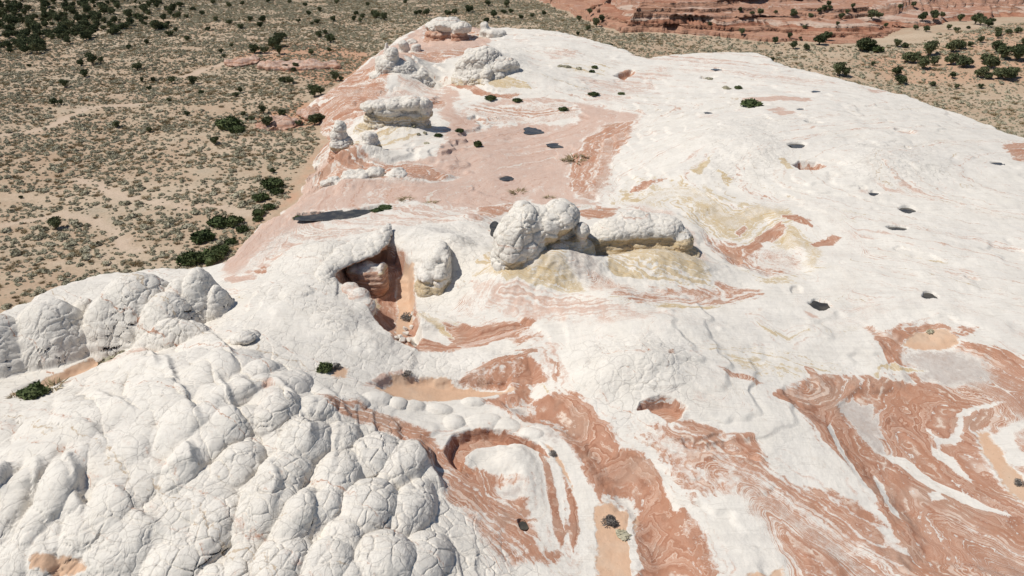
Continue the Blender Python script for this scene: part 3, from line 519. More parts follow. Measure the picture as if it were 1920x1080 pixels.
    lam = T.noise(None, 3.2, 3, .6, w=T.math('MULTIPLY_ADD', nm, 1.5, z), dim='1D')
    k = T.math('SUBTRACT', 1.0, T.ss(sand, .4, .6))
    h = T.math('MULTIPLY_ADD', lam, .7, T.math('MULTIPLY', nf, .9)); h = T.math('MULTIPLY_ADD', nh, .35, h); h = T.math('MULTIPLY_ADD', T.math('ADD', b3, b2), T.math('MULTIPLY', T.math('ADD', red, T.math('MULTIPLY', tan, .7)), .55), h)
    h = T.math('SUBTRACT', h, T.math('MULTIPLY_ADD', j1, .8, T.math('MULTIPLY', j2, .3)))
    h = T.math('MULTIPLY_ADD', h, k, T.math('MULTIPLY', T.math('SUBTRACT', 1.0, k), T.math('MULTIPLY', nh, .35)))
    T.put(T.b.inputs['Normal'], T.bump(h, .34, .15))
    return T.m
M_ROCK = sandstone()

def tone(name, stops, sc=3.0, rough=.9, bump=0.0):
    T = NT(name); p = T.n('ShaderNodeTexCoord').outputs['Object']
    o = T.n('ShaderNodeObjectInfo').outputs['Random']
    f = T.math('MULTIPLY_ADD', T.math('SUBTRACT', o, .5), .35, T.noise(p, sc, 3, .6))
    T.put(T.b.inputs['Base Color'], T.ramp(f, stops)); T.b.inputs['Roughness'].default_value = rough
    if bump: T.put(T.b.inputs['Normal'], T.bump(T.noise(p, sc*3, 3), bump, .05))
    return T.m
M_JUN = tone('juniper_foliage', [(.25,(.060,.076,.036)),(.5,(.105,.122,.060)),(.75,(.18,.19,.10))])
M_GRN = tone('green_shrub', [(.25,(.045,.062,.026)),(.5,(.080,.105,.042)),(.75,(.14,.16,.07))])
M_SAGE = tone('sage_foliage', [(.25,(.27,.25,.17)),(.5,(.38,.35,.25)),(.75,(.50,.46,.335))], 2.0)
M_DRY = tone('dry_grass', [(.25,(.24,.18,.10)),(.5,(.34,.27,.16)),(.75,(.44,.36,.22))], 2.0)
M_TWIG = tone('grey_twigs', [(.25,(.12,.105,.095)),(.5,(.20,.18,.16)),(.75,(.30,.27,.24))], 2.0)
M_BARK = tone('bark', [(.25,(.10,.075,.055)),(.75,(.21,.17,.135))], 5.0, bump=.5)

# ------------------------------------------------------------------ mesh helpers
def mesh_np(name, V, F, mats, smooth=True):
    me = bpy.data.meshes.new(name); n = F.shape[1]
    me.vertices.add(len(V)); me.vertices.foreach_set('co', np.ascontiguousarray(V, np.float32).ravel())
    me.loops.add(F.size); me.loops.foreach_set('vertex_index', np.ascontiguousarray(F, np.int32).ravel())
    me.polygons.add(len(F)); me.polygons.foreach_set('loop_start', np.arange(0, F.size, n, dtype=np.int32))
    me.polygons.foreach_set('loop_total', np.full(len(F), n, np.int32))
    me.update(calc_edges=True)
    me.polygons.foreach_set('use_smooth', np.full(len(F), smooth))
    for m in (mats if isinstance(mats, (list, tuple)) else [mats]): me.materials.append(m)
    return me
def link(name, me, parent=None, **props):
    o = bpy.data.objects.new(name, me); COL.objects.link(o)
    if parent is not None: o.parent = parent
    for k, v in props.items(): o[k] = v
    return o
def set_attr(me, name, A):
    at = me.attributes.new(name, 'FLOAT_VECTOR', 'POINT'); at.data.foreach_set('vector', np.ascontiguousarray(A, np.float32).ravel())
def set_f(me, name, A):
    at = me.attributes.new(name, 'FLOAT', 'POINT'); at.data.foreach_set('value', np.ascontiguousarray(A, np.float32))
def fan(az, R):
    """grid points from azimuths (columns) and per-column distances R[col,row]"""
    return np.sin(az)[:,None]*R, np.cos(az)[:,None]*R
def grid_faces(nc, nr):
    i = np.arange(nc*nr).reshape(nc, nr)
    return np.stack([i[:-1,:-1], i[1:,:-1], i[1:,1:], i[:-1,1:]], -1).reshape(-1, 4)
def grid_normals(P):
    a = np.gradient(P, axis=0); b = np.gradient(P, axis=1); n = np.cross(a, b); n /= np.linalg.norm(n, axis=-1, keepdims=True)+1e-12
    return np.where(n[...,2:3] < 0, -n, n)

# ------------------------------------------------------------------ the ground of the plain
_gp = np.array([(*hit(a,b,c), c) for a,b,c in [(0,600,-8.2),(300,450,-8.4),(0,300,-8.6),(500,300,-8),(300,150,-9.5),(0,100,-10),(0,20,-11),(600,100,-8.4),(560,180,-7.6),(700,40,-8.5),(900,10,-8),(500,10,-11),
 (1000,30,-7.5),(1200,75,-7),(1350,92,-7),(1450,110,-7.5),(1600,130,-7.5),(1600,100,-6),(1700,165,-8.5),(1800,130,-6),(1880,100,-3.5),(1920,60,-1.5),(1850,190,-8.5),(1920,215,-8.5),(1500,60,-6),(1800,60,-3),(2300,100,-2),(2300,250,-7)]])
WASH = [(np.array([hit(a,b,-8.3) for a,b in L]), w) for L, w in [([(150,330),(190,352),(240,372),(330,384),(420,390),(470,404),(500,412)],1.1),([(0,250),(90,235),(170,196),(260,190)],1.6),([(330,140),(420,118),(520,100)],1.5),([(0,420),(120,400),(210,425),(250,470)],.9)]]
def wash_d(x, y):
    xx = x+1.5*fbm(x/6, y/6, 3); yy = y+1.5*fbm(x/6+30, y/6, 3); m = np.zeros(x.shape)
    for P, w in WASH: m = np.maximum(m, sm(w*1.6, w*.5, line_d(xx, yy, P)[0]))
    return m
def ground_z(X, Y):
    num = 0; den = 0
    for gx, gy, gz in _gp:
        w = 1/((X-gx)**2+(Y-gy)**2+150.0)**1.5; num = num+w*gz; den = den+w
    z = num/den
    return z + .35*fbm(X/14, Y/14, 3) + .9*fbm(X/60, Y/60, 2)*sm(60, 160, np.hypot(X, Y)) 
def make_ground():
    nc, nr = 330, 380
    az = np.radians(np.linspace(-64, 64, nc)); r = np.exp(np.linspace(math.log(14), math.log(4200), nr))
    X, Y = fan(az, np.tile(r, (nc,1))); Z = ground_z(X.ravel(), Y.ravel()).reshape(X.shape)
    back = sm(500, 4000, Y); Z = Z + back*-12
    P = np.stack([X,Y,Z], -1)
    T = NT('desert_sand'); p = T.pos()
    big = T.noise(p, .028, 4, .6); mid = T.noise(p, .16, 4, .65); fine = T.noise(p, 1.4, 4, .7); st = T.n('ShaderNodeMapping'); T.put(st.inputs[0], p); st.inputs['Scale'].default_value = (.02,.06,.05); st.inputs['Rotation'].default_value = (0,0,.35)
    strk = T.noise(st.outputs[0], 1.0, 4, .6)
    f = T.math('MULTIPLY_ADD', mid, .5, T.math('MULTIPLY', big, .5))
    c = T.ramp(f, [(.32,(.42,.29,.19)),(.45,(.465,.34,.235)),(.56,(.49,.385,.275)),(.70,(.42,.365,.275))])
    c = T.mix(T.math('MULTIPLY', T.ss(strk, .52, .66), .65), c, C3(.56,.44,.32))
    c = T.mix(T.math('MULTIPLY', T.ss(fine, .46, .68), .55), c, C3(.34,.275,.185))
    rsn = T.n('ShaderNodeAttribute', attribute_name='red_soil').outputs['Fac']; c = T.mix(T.ss(T.math('MULTIPLY_ADD', T.math('SUBTRACT', mid, .5), 1.2, rsn), .3, .8), c, T.mix(mid, C3(.47,.26,.155), C3(.56,.36,.245)))
    c = T.mix(T.math('MULTIPLY', T.n('ShaderNodeAttribute', attribute_name='wash').outputs['Fac'], .6), c, C3(.60,.47,.36))
    # the far plain, where brush can no longer be told apart
    Yd = T.sep(p)[1]
    farm = T.math('MULTIPLY', T.ss(Yd, 330, 560), T.ss(T.math('MULTIPLY_ADD', T.noise(p,.3,3,.7), .5, T.math('MULTIPLY', big, .5)), .42, .56))
    c = T.mix(T.math('MULTIPLY', farm, .8), c, C3(.22,.205,.15))
    T.put(T.b.inputs['Base Color'], c); T.put(T.b.inputs['Normal'], T.bump(T.math('MULTIPLY_ADD', fine, .6, mid), .5, .5))
    me = mesh_np('ground', P.reshape(-1,3), grid_faces(nc, nr), T.m)
    x = X.ravel() + 3*fbm(X.ravel()/9, Y.ravel()/9, 3); y = Y.ravel() + 3*fbm(X.ravel()/9+50, Y.ravel()/9, 3); m = np.zeros(x.shape)
    for L, z, a in [([(430,112),(480,90),(560,84),(640,86),(700,98),(660,150),(600,165),(560,142),(500,126)],-8.3,1),([(455,228),(520,206),(575,192),(610,235),(520,246)],-8,1),([(560,330),(575,300),(600,262),(620,300),(540,380),(480,440),(430,490),(410,480),(500,390)],-8,.6),([(1600,100),(1700,92),(1800,74),(1950,45),(2100,120),(1950,150),(1750,140),(1640,128)],-5,.55)]:
        m = np.maximum(m, a*sm(-3, 3, poly_sd(x, y, np.array([hit(p, q, z) for p, q in L]))))
    set_f(me, 'red_soil', m); set_f(me, 'wash', wash_d(X.ravel(), Y.ravel()))
    o = link('ground', me, kind='structure')
    return o
make_ground()

# ------------------------------------------------------------------ the rock plateau
plateau = {}
def make_plateau():
    nc, nr = 1240, 1120
    az = np.radians(np.concatenate([np.linspace(-50,-37.2,70,endpoint=False), np.linspace(-37.2,37.2,nc-140,endpoint=False), np.linspace(37.2,50,70)]))
    # rows are spread so that steep faces get as many as flat ones
    cc, rr = 150, 1500
    ca = np.linspace(az[0], az[-1], cc); r0 = np.exp(np.linspace(math.log(21), math.log(345), rr))
    X, Y = fan(ca, np.tile(r0, (cc,1))); Z = shape(X.ravel(), Y.ravel())[0].reshape(X.shape)
    gz = ground_z(X.ravel(), Y.ravel()).reshape(X.shape)
    dr = np.diff(r0); dz = np.abs(np.diff(np.maximum(Z, gz-1.5), axis=1)); rm = .5*(r0[1:]+r0[:-1])
    dep = H/np.hypot(H, rm)
    w = (dr*dep*.9 + .5*dz)/np.hypot(rm, H)
    w = w*np.where((Z > gz-1)[:,1:], 1.0, .22)
    for _ in range(3): w[1:-1] = .25*w[:-2]+.5*w[1:-1]+.25*w[2:]
    cum = np.concatenate([np.zeros((cc,1)), np.cumsum(w, 1)], 1); cum /= cum[:,-1:]
    q = np.linspace(0, 1, nr); Rc = np.array([np.interp(q, cum[k], r0) for k in range(cc)])
    f = np.interp(az, ca, np.arange(cc)); i0 = np.clip(np.floor(f).astype(int), 0, cc-2); t = (f-i0)[:,None]
    R = Rc[i0]*(1-t) + Rc[i0+1]*t
    X, Y = fan(az, R); x = X.ravel(); y = Y.ravel()
    Z, br, pid, sd = shape(x, y)
    P = np.stack([X, Y, Z.reshape(X.shape)], -1); N = grid_normals(P).reshape(-1,3); P = P.reshape(-1,3)
    gz = ground_z(x, y); live = (Z > gz-1.2) & (sd > -6)
    # cracks of the brain rock, and fine relief
    d = np.zeros(len(P)); i = np.nonzero((br > .03) & live)[0]
    pp = P[i]; jx = .30*fbm3(pp[:,0]/1.1, pp[:,1]/1.1, pp[:,2]/1.1)
    sc = np.where(pp[:,1] > 130, 3.0, 1.5)
    e, cid = voro3((pp[:,0]+jx)/sc, (pp[:,1]+jx)/sc, (pp[:,2]-jx)/(sc*.8))
    e2, c2 = voro3((pp[:,0]-jx)/.72+9, (pp[:,1]+jx)/.72, pp[:,2]/.4)
    b = br[i]
    d[i] = b*np.where(pid[i] > len(_PW), 1.25, 1)*(-.12*np.exp(-(e/.05)**2)*(.4+.6*sm(-.3,.4,fbm(pp[:,0]/4,pp[:,1]/4,2))) + .035*sm(0,.5,e) + .03*(cid-.5) - .018*np.exp(-(e2/.06)**2) + .01*c2)
    d += np.where(live, .035*fbm(x/1.3, y/1.3, 4)+.015*fbm(x/.35, y/.35, 3), 0)
    # ledges on steeper faces
    steep = 1-N[:,2]
    d += np.where(live, sm(.12,.5,steep)*(.07*vnoise3(x*.05, y*.05, (P[:,2]+.35*fbm(x/5,y/5,2))*1.7)+.05*vnoise3(x*.1, y*.1, (P[:,2]+.3*fbm(x/3,y/3,2))*4.1)), 0)
    P = P + N*d[:,None]
    N = grid_normals(P.reshape(nc, nr, 3)).reshape(-1,3)
    ch, phi = stones(x, y)
    clean = (br > .3) | (pid > 0)
    for q in 'PT': ch[q] = np.where(clean & (ch[q] < .42) & (ch['R'] < .1), ch[q]*.15, ch[q])
    dm = pid > len(_PW)
    for q in ch: ch[q][dm] = {'P': .02, 'T': .0}.get(q, 0)
    # beds: tan and red stone crop out on steep faces of the far knolls
    SA = np.stack([ch['R'], ch['T'], ch['P']], -1); SB = np.stack([ch['S'], ch['G'], phi], -1)
    F = grid_faces(nc, nr); F = F[live[F].any(1)]
    fp = np.median(pid[F], axis=1).astype(int); same = (pid[F] == pid[F][:,:1]).all(1); fp = np.where(same, pid[F][:,0], pid[F].max(1))
    def part(name, Fs, parent=None, **kw):
        u, inv = np.unique(Fs, return_inverse=True); inv = inv.reshape(Fs.shape)
        me = mesh_np(name, P[u], inv, M_ROCK); set_attr(me, 'stone_a', SA[u]); set_attr(me, 'stone_b', SB[u]); set_f(me, 'crazing', br[u])
        me.normals_split_custom_set_from_vertices(N[u].astype(np.float32))
        return link(name, me, parent, **kw)
    root = part('rock_plateau', F[fp == 0], kind='structure')
    plateau['o'] = root
    for k in range(1, len(_PW)+len(_DM)+1):
        Fs = F[fp == k]
        if len(Fs) < 30: continue
        part('rock_pillow' if k <= len(_PW) else 'rock_dome', Fs, root)
    plateau['faces'] = len(F)
make_plateau()
def rock_z(x, y): return float(shape(np.array([x]), np.array([y]))[0][0])
def gnd_z(x, y): return float(ground_z(np.array([x]), np.array([y]))[0])

# ------------------------------------------------------------------ free-standing rocks
def at_depth(px, py, Y):
    d = sight(px, py); t = Y/d[1]; return np.array([d[0]*t, Y, H + d[2]*t])
def rock(name, blobs, by, vox, beds, crack=1.0, sc=1.5, rough=.16, parent=None, skirt=0.0, caps=(), smooth=14, **props):
    """a weathered rock grown from overlapping swellings; each: sighting x, y, half width, half height, depth radius (m), extra distance (m)"""
    bm = bmesh.new(); G = []
    for nb, (px,py,wx,wy,dm,*ex) in enumerate(list(blobs) + list(caps)):
        if isinstance(by, float): Yp = by + (ex[0] if ex else 0); c = at_depth(px, py, Yp)
        elif by is None: c = np.array([*hit(px, py, ex[0]), ex[0]]); c[1] += dm*.62; Yp = c[1]
        else: Yp = U(px, by)[1] + (ex[0] if ex else 0); c = at_depth(px, py, Yp)
        s = math.sqrt(c[0]**2+Yp**2+(H-c[2])**2)/FPX
        dep = math.atan2(H-c[2], Yp)
        M = Matrix.Translation(Vector(c)) @ Matrix.Diagonal((wx*s, dm, max(wy*s/math.cos(dep)*.92, .2), 1))
        bmesh.ops.create_icosphere(bm, subdivisions=3, radius=1, matrix=M)
        G.append(float(macro(np.array([c[0]]), np.array([Yp]))[0]))
        if skirt and nb < len(blobs):      # the swelling stands on a broader foot that goes down into the ground
            g = float(macro(np.array([c[0]]), np.array([Yp]))[0]); rz = max(wy*s/math.cos(dep), .3)
            hh = max(c[2]-g, .3)
            bmesh.ops.create_icosphere(bm, subdivisions=3, radius=1, matrix=Matrix.Translation((c[0], Yp, g-.4)) @ Matrix.Diagonal((wx*s*(.9+skirt), dm*(.9+skirt), hh+.2+rz*.25, 1)))
    me = bpy.data.meshes.new('tmp'); bm.to_mesh(me); bm.free()
    o = bpy.data.objects.new('tmp', me); COL.objects.link(o)
    m = o.modifiers.new('r', 'REMESH'); m.mode = 'VOXEL'; m.voxel_size = vox; m.use_smooth_shade = True
    m2 = o.modifiers.new('s', 'SMOOTH'); m2.iterations = smooth; m2.factor = .5
    dg = bpy.context.evaluated_depsgraph_get(); ev = o.evaluated_get(dg).to_mesh()
    n = len(ev.vertices); V = np.empty(n*3, np.float32); ev.vertices.foreach_get('co', V); V = V.reshape(-1,3).astype(float)
    N = np.empty(n*3, np.float32); ev.vertices.foreach_get('normal', N); N = N.reshape(-1,3).astype(float)
    F = np.array([p.vertices[:] for p in ev.polygons if len(p.vertices) == 4], np.int32)
    o.evaluated_get(dg).to_mesh_clear(); bpy.data.objects.remove(o)
    x, y, z = V.T
    j = .3*fbm3(x/1.2, y/1.2, z/1.2)
    e, cid = voro3((x+j)/sc, (y-j)/sc, (z+j)/(sc*.8)); e2, c2 = voro3((x+j)/(sc*.45)+5, (y-j)/(sc*.45), (z+j)/(sc*.3))
    d = crack*(-.17*np.exp(-(e/.05)**2) + .05*sm(0,.5,e) + .03*(cid-.5) - .05*np.exp(-(e2/.07)**2))*sc/1.5
    d += rough*(.9*fbm3(x/(sc*1.9), y/(sc*1.9), z/(sc*1.5), 4)*sc + 1.6*fbm3(x/3.1+4, y/3.1, z/2.6, 2)*min(sc, 2)) + .3*rough*fbm3(x/.5, y/.5, z/.35, 3)
    bed = vnoise3(0*z+.5, 0*z+.5, (z+.25*fbm3(x/3,y/3,z/3))*2.6/max(sc,1)*1.4); d -= .10*sc/1.5*sm(.15, .6, bed)*(1-np.abs(N[:,2]))
    lo, hi = (np.mean(G) if skirt else z.min()), z.max(); q = (z-lo)/(hi-lo) + .07*fbm3(x/2, y/2, z/2, 3)
    R, Tn, Pk, G = beds(q, N, x, y, z)
    under = sm(.15, -.5, N[:,2])*np.clip(R+Tn+Pk, 0, 1)
    d -= .12*under + .05*np.clip(R+Tn, 0, 1)*np.sin((z+.2*fbm3(x/2,y/2,z/2))*11)
    V += N*d[:,None]
    me = mesh_np(name, V, F, M_ROCK)
    set_f(me, 'crazing', np.ones(len(V))); set_attr(me, 'stone_a', np.stack([R,Tn,Pk], -1)); set_attr(me, 'stone_b', np.stack([0*R, G, z*1.6+.3*x*0+.6*fbm3(x/2.5,y/2.5,z/2.5)], -1))
    return link(name, me, parent, **props)
Zr = lambda q: np.zeros(q.shape)
def white_cap(lo_T, lo_R=0.0, cut=.4):
    def f(q, N, x, y, z):
        low = sm(cut+.10, cut-.10, q)
        return lo_R*sm(cut*.55+.06, cut*.55-.06, q), lo_T*low*(1-lo_R*sm(cut*.55+.06, cut*.55-.06, q)) + .08, .1*np.ones(q.shape), Zr(q)
    return f
def tan_under(q, N, x, y, z):
    return Zr(q), np.clip(.08 + .9*sm(-.05,-.5,N[:,2]) + .6*sm(.30,.12,q), 0, 1), .1*np.ones(q.shape), Zr(q)
CAT = 'rock formation'
rock('rock_tower', [(964,456,40,58,3.6),(984,412,32,32,3.4,.8),(994,452,34,52,3.4,.8),(946,486,24,36,3.0),(980,500,38,30,2.8),(956,508,40,18,3.2,-.4),(992,514,40,16,3.0,-.4),(1050,406,38,32,3.4,2.4),(1024,420,34,38,3.4,1.8),(1044,446,44,40,3.0,3.2)], 510, .15, tan_under, 1.2, 1.9, smooth=34,
     label='big twin-headed white brain-rock knob rising from the middle of the plateau', category=CAT)
rock('rock_wall', [(1046,476,30,34,2.2),(1078,476,40,36,2.2,.6),(1092,434,17,18,1.4),(1060,500,44,20,2)], 504, .14, skirt=.05, beds=
     lambda q,N,x,y,z: (Zr(q), np.clip(.56*sm(.95,.7,q), .08, 1), .2*np.ones(q.shape), Zr(q)), crack=.7, sc=.9, rough=.22, label='crumbly tan bedded rock wall beside the twin-headed knob', category=CAT)
rock('rock_brow', [(1116,444,24,15,2.4,1),(1150,432,40,20,2.8,1.4),(1196,424,50,25,3.2,2),(1240,428,40,24,3.0,1.4),(1272,450,28,22,2.6,.4),(1296,480,18,16,2,-.6)], 478, .15,
     lambda q,N,x,y,z: (.25*sm(.42,.30,q), np.clip(.08+.85*sm(.60,.50,q), 0, 1), .1*np.ones(q.shape), Zr(q)), .9, 1.2, .2, skirt=.3, smooth=30, label='arched white rock brow with yellow underside curving over a pale mound', category=CAT)
rock('rock_block', [(745,216,46,12,2.4),(785,218,20,13,2.2),(705,222,22,14,2.2),(740,234,54,9,3),(690,242,26,10,2.6),(770,240,40,8,3)], caps=[(692,199,15,9,2.7),(716,196,20,11,2.8),(742,194,24,12,2.9),(770,193,22,13,2.9),(796,198,15,15,2.8),(800,212,10,12,2.4),(730,206,30,8,2.6)], by=244, vox=.19, beds=
     white_cap(.50, 0, .52), crack=1.6, sc=1.4, rough=.34, smooth=6, skirt=.3, label='flat-topped white block with tan hollows on the red shoulder above the plain', category=CAT)
rock('rock_hoodoo', [(637,240,11,13,1.6),(634,256,16,15,2),(640,272,22,18,2.6),(646,292,28,14,3)], 296, .16, white_cap(.5,.9,.42), 1.6, 1.2, .34,
     skirt=0.22, label='white-headed hoodoo on a red foot at the brink of the plain', category=CAT)
rock('rock_hoodoo', [(694,258,13,10,1.6),(692,270,17,12,2),(690,282,23,10,2.4)], 290, .16, white_cap(.85,.5,.5), 1.6, 1.2, .34,
     skirt=0.22, label='squat round-headed hoodoo with a creamy skirt next to the flat-topped block', category=CAT)
for k, (px,py,w,h) in enumerate([(624,338,20,12),(664,328,26,12),(702,322,18,9),(742,326,20,9)]):
    rock('rock_ledge', [(px,py,w*.8,h,2),(px-w*.5,py+4,w*.6,h*.7,2),(px+w*.6,py+3,w*.5,h*.6,1.8)], py+h, .22, white_cap(.3,.7,.35), 1.6, 1.1, .5,
         skirt=0.22, label=['rough white ledge stump at the outer end of the red terrace','longest rough white ledge on the red terrace below the hoodoos','stubby white ledge in the middle of the red terrace','innermost rough white ledge on the banded red terrace'][k], category=CAT, group='white ledges on the red terrace')
def red_base(q, N, x, y, z):
    return .95*sm(.52,.42,q), Zr(q)+.05, .15*np.ones(q.shape), Zr(q)
rock('rock_butte', [(838,64,36,8,4.2),(815,64,18,8,4),(860,64,16,8,3.6)], caps=[(820,49,22,11,5),(842,46,28,12,5.4),(864,52,18,12,4.4)], by=76, vox=.26, beds=red_base, crack=1.6, sc=1.7, rough=.36, smooth=6, skirt=.25, label='white-capped red butte at the far end of the plateau', category=CAT)
rock('rock_stump', [(909,50,8,9,2),(914,60,14,8,2.6),(930,62,18,6,3)], 68, .34, white_cap(.1,0,.3), 1.5, 1.4, .34, skirt=0.22, label='small white knob at the corner of the far white slickrock', category=CAT)
for k, (px,py,w,h,lb) in enumerate([(725,86,5,9,'thin white rock spire pointing up behind the white cone'),(756,84,9,9,'pointed white boulder between the spire and the red rubble'),(778,88,9,7,'round white boulder beside the pointed one on the red shoulder'),(770,76,9,4,'low pale boulder behind the pair of white boulders')]):
    rock('rock_boulder', [(px,py,w,h,1.6),(px+1,py+h*.7,w*1.3,h*.6,1.8)], py+h+3, .3, white_cap(.2,.3,.3), 1.2, 1.3, .4, skirt=0.22, label=lb, category='boulder', group='boulders on the far red shoulder')
rock('rock_dome', [(905,112,40,24,5),(880,122,26,20,4.5),(932,122,40,18,5),(905,132,44,14,5),(913,140,10,12,2.4,-5.5)], 152, .22, white_cap(.5,0,.22), 1.9, 1.8, .22,
     skirt=0.45, label='broad white brain-rock dome above curved yellow and red beds', category=CAT)
rock('rock_cone', [(736,104,14,16,3),(730,124,26,22,4),(752,132,28,18,4),(722,140,30,12,4),(768,142,34,10,4)], 156, .22, white_cap(.05,0,.2), 1.9, 1.5, .30, skirt=0.45, label='white cone of crazed rock on the red far shoulder', category=CAT)
# the overhung alcove
def alcove(q, N, x, y, z): return np.clip(.95*sm(.1,-.35,N[:,2]) , 0, 1), Zr(q), .12*np.ones(q.shape), Zr(q)
rock('rock_overhang', [(600,550,16,16,2.4,.4),(606,526,20,15,2.6,.7),(620,508,24,13,3.0,.9),(640,496,26,12,3.4,1.0),(664,485,28,12,3.8,1.0),(690,475,26,12,3.8,1.1),(709,462,19,12,3.4,1.3),(719,449,14,12,3.2,1.5),(720,464,8,10,1.6,.7)], None, .16, alcove, 1.0, 1.3, .16,
     label='white rock rim overhanging the dark red alcove', category=CAT)
rock('rock_buttress', [(664,512,18,22,1.5),(686,520,26,32,2.0),(704,532,24,38,2.2),(718,524,11,34,2.0),(702,562,26,16,2.2),(676,548,24,18,2.0)], float(hit(700,472,.6)[1])-2.4, .14,
     lambda q,N,x,y,z: (.90*sm(.86,.80,q), .5*sm(.97,.88,q), .3*np.ones(q.shape), Zr(q)), .3, 1.0, .25, smooth=24, label='banded red rock buttress standing under the white rim of the alcove', category=CAT)
rock('rock_lump', [(826,474,18,16,2.4,2),(838,486,10,16,1.6,1),(812,494,22,18,2.6,1),(800,512,20,16,2.4),(826,508,16,16,2.0),(796,524,16,10,2)], 532, .16, tan_under, 1.0, 1.3, .22, skirt=0.22, label='knuckly white rock lump between the alcove and the twin-headed knob', category=CAT)
rock('rock_boulder', [(652,552,20,14,1.6,.2),(668,568,22,18,1.8,0),(686,588,18,18,1.7,-.7)], None, .15, lambda q,N,x,y,z: (Zr(q), Zr(q), .42+Zr(q), Zr(q)), .3, 1.6, .10, label='smooth pinkish-white boulder leaning on the left lip of the alcove', category='boulder')
rock('rock_boulder', [(462,632,20,9,1.1),(448,638,16,8,1)], 644, .12, white_cap(0,0,.1), .8, 1.0, .14, label='low loaf-shaped white boulder lying on bare slickrock by the big domes', category='boulder')
for k in range(9):   # fallen blocks at the foot of the alcove
    a, b = [(742,622),(752,612),(748,606),(760,600),(764,612),(738,608),(757,590),(770,588),(772,575)][k]
    rs_ = np.random.RandomState(300+k); bm = bmesh.new()
    for _ in range(13):
        v = rs_.randn(3); v /= np.linalg.norm(v); bm.verts.new(Vector(v*np.array([.55,.42,.36])*rs_.uniform(.8,1.15)*(1.1-.05*k)))
    bmesh.ops.convex_hull(bm, input=bm.verts)
    for v in [v for v in bm.verts if not v.link_faces]: bm.verts.remove(v)
    me = bpy.data.meshes.new('rubble_stone'); bm.to_mesh(me); bm.free(); me.materials.append(M_ROCK)
    o = link('rubble_stone', me, None, label='pale angular stone in the rubble heap on the alcove floor', category='stone', group='rubble in the alcove')
    x, y = U(a, b); o.location = (x, y, rock_z(x, y)+.18); o.rotation_euler = (0, 0, k*1.3)

# ------------------------------------------------------------------ pools
def pool_mat():
    T = NT('still_dark_water'); p = T.pos()
    T.put(T.b.inputs['Base Color'], T.mix(T.ss(T.noise(p, .8, 3), .4, .65), C3(.045,.040,.032), C3(.095,.083,.062)))
    T.b.inputs['Roughness'].default_value = .12; T.b.inputs['Specular IOR Level'].default_value = .5
    return T.m
M_POOL = pool_mat()
def pool(name, cx, cy, rx, ry, z, rot=0.0, **props):
    n = 40; t = np.linspace(0, 2*math.pi, n, endpoint=False)
    r = 1+.18*np.sin(2*t+cx)+.12*np.sin(3*t+cy)+.06*np.sin(5*t)
    u = np.cos(t)*rx*r; v = np.sin(t)*ry*r; c, s = math.cos(rot), math.sin(rot)
    V = np.stack([cx+u*c-v*s, cy+u*s+v*c, np.full(n, z)], -1); V = np.r_[V, [[cx,cy,z]]]
    F = np.array([(k,(k+1)%n,n) for k in range(n)])
    return link(name, mesh_np(name, V, F, M_POOL), None, kind='structure', **props)
for (cx,cy,r,dep,k) in _HL:
    if k: pool('rock_pool', cx, cy, r*1.1, r*.95, rock_z(cx, cy)+dep*.68)
for (a,b,rx,ry) in [(1006,244,3.4,2.6),(1046,273,2.2,1.6)]:
    x, y = U(a, b); pool('rock_pool', x, y, rx, ry, rock_z(x, y)+.06)
x, y = U(930, 434); pool('rock_pool', x, y, 1.0, 2.2, rock_z(x, y)+.30)
x, y = U(640, 404); pool('rock_pool', x, y, 7.5, 1.7, rock_z(x, y)+.62, .12)  # flat dark sheet set in to make the slot read dark

# ------------------------------------------------------------------ the red cliffs across the valley
CL = np.array([hit(a,b,c) for a,b,c in [(980,-14,-7),(1060,16,-7),(1110,44,-7),(1164,62,-7),(1210,62,-7),(1290,66,-7),(1360,74,-7),(1440,80,-7),(1560,86,-6),(1660,88,-6),(1740,80,-5.5),(1800,66,-4.5),(1860,50,-3.5),(1940,38,-3),(2400,20,-3)]])
def cliff_z(X, Y):
    wx = X + 4*fbm(X/22, Y/22, 3) + 1.2*fbm(X/5, Y/5, 3); wy = Y + 3*fbm(X/18+9, Y/18, 3) + .8*fbm(X/4, Y/4+5, 3)
    i = np.arange(len(X)); D, Tt, S = line_d(wx, wy, CL, True); s = -D*S
    s = np.where(S < 0, D, -D)
    wall = np.exp(-((Tt-.30)/.115)**2)          # the bold wall at the near corner
    sp = [-8,0,2.0,14,17,34,38,60,64,100,106,170,260,400]
    zp = [-14,-8.2,-5.6,-4.4,-2.6,-1.2,1.2,2.6,8.5,10.5,19,24,38,52]
    z1 = np.interp(s, sp, zp); z2 = np.interp(s, [-8,0,2.5,4,7,12,20,40,46,100,200,400], [-14,-8,-4.6,-4.0,1.2,3.2,4.6,6.5,12,16,30,52])
    z = z1*(1-wall) + z2*wall
    z = z + 1.5*fbm(X/26, Y/13, 4)*sm(0, 12, s) + .3*fbm(X/4, Y/2.2, 3)
    h = 1.7; k = np.floor(z/h); f = z/h-k; z = (k + sm(.30, .62, f))*h*.85 + z*.15   # bedding steps
    return np.where(s < -6, -16, z), s
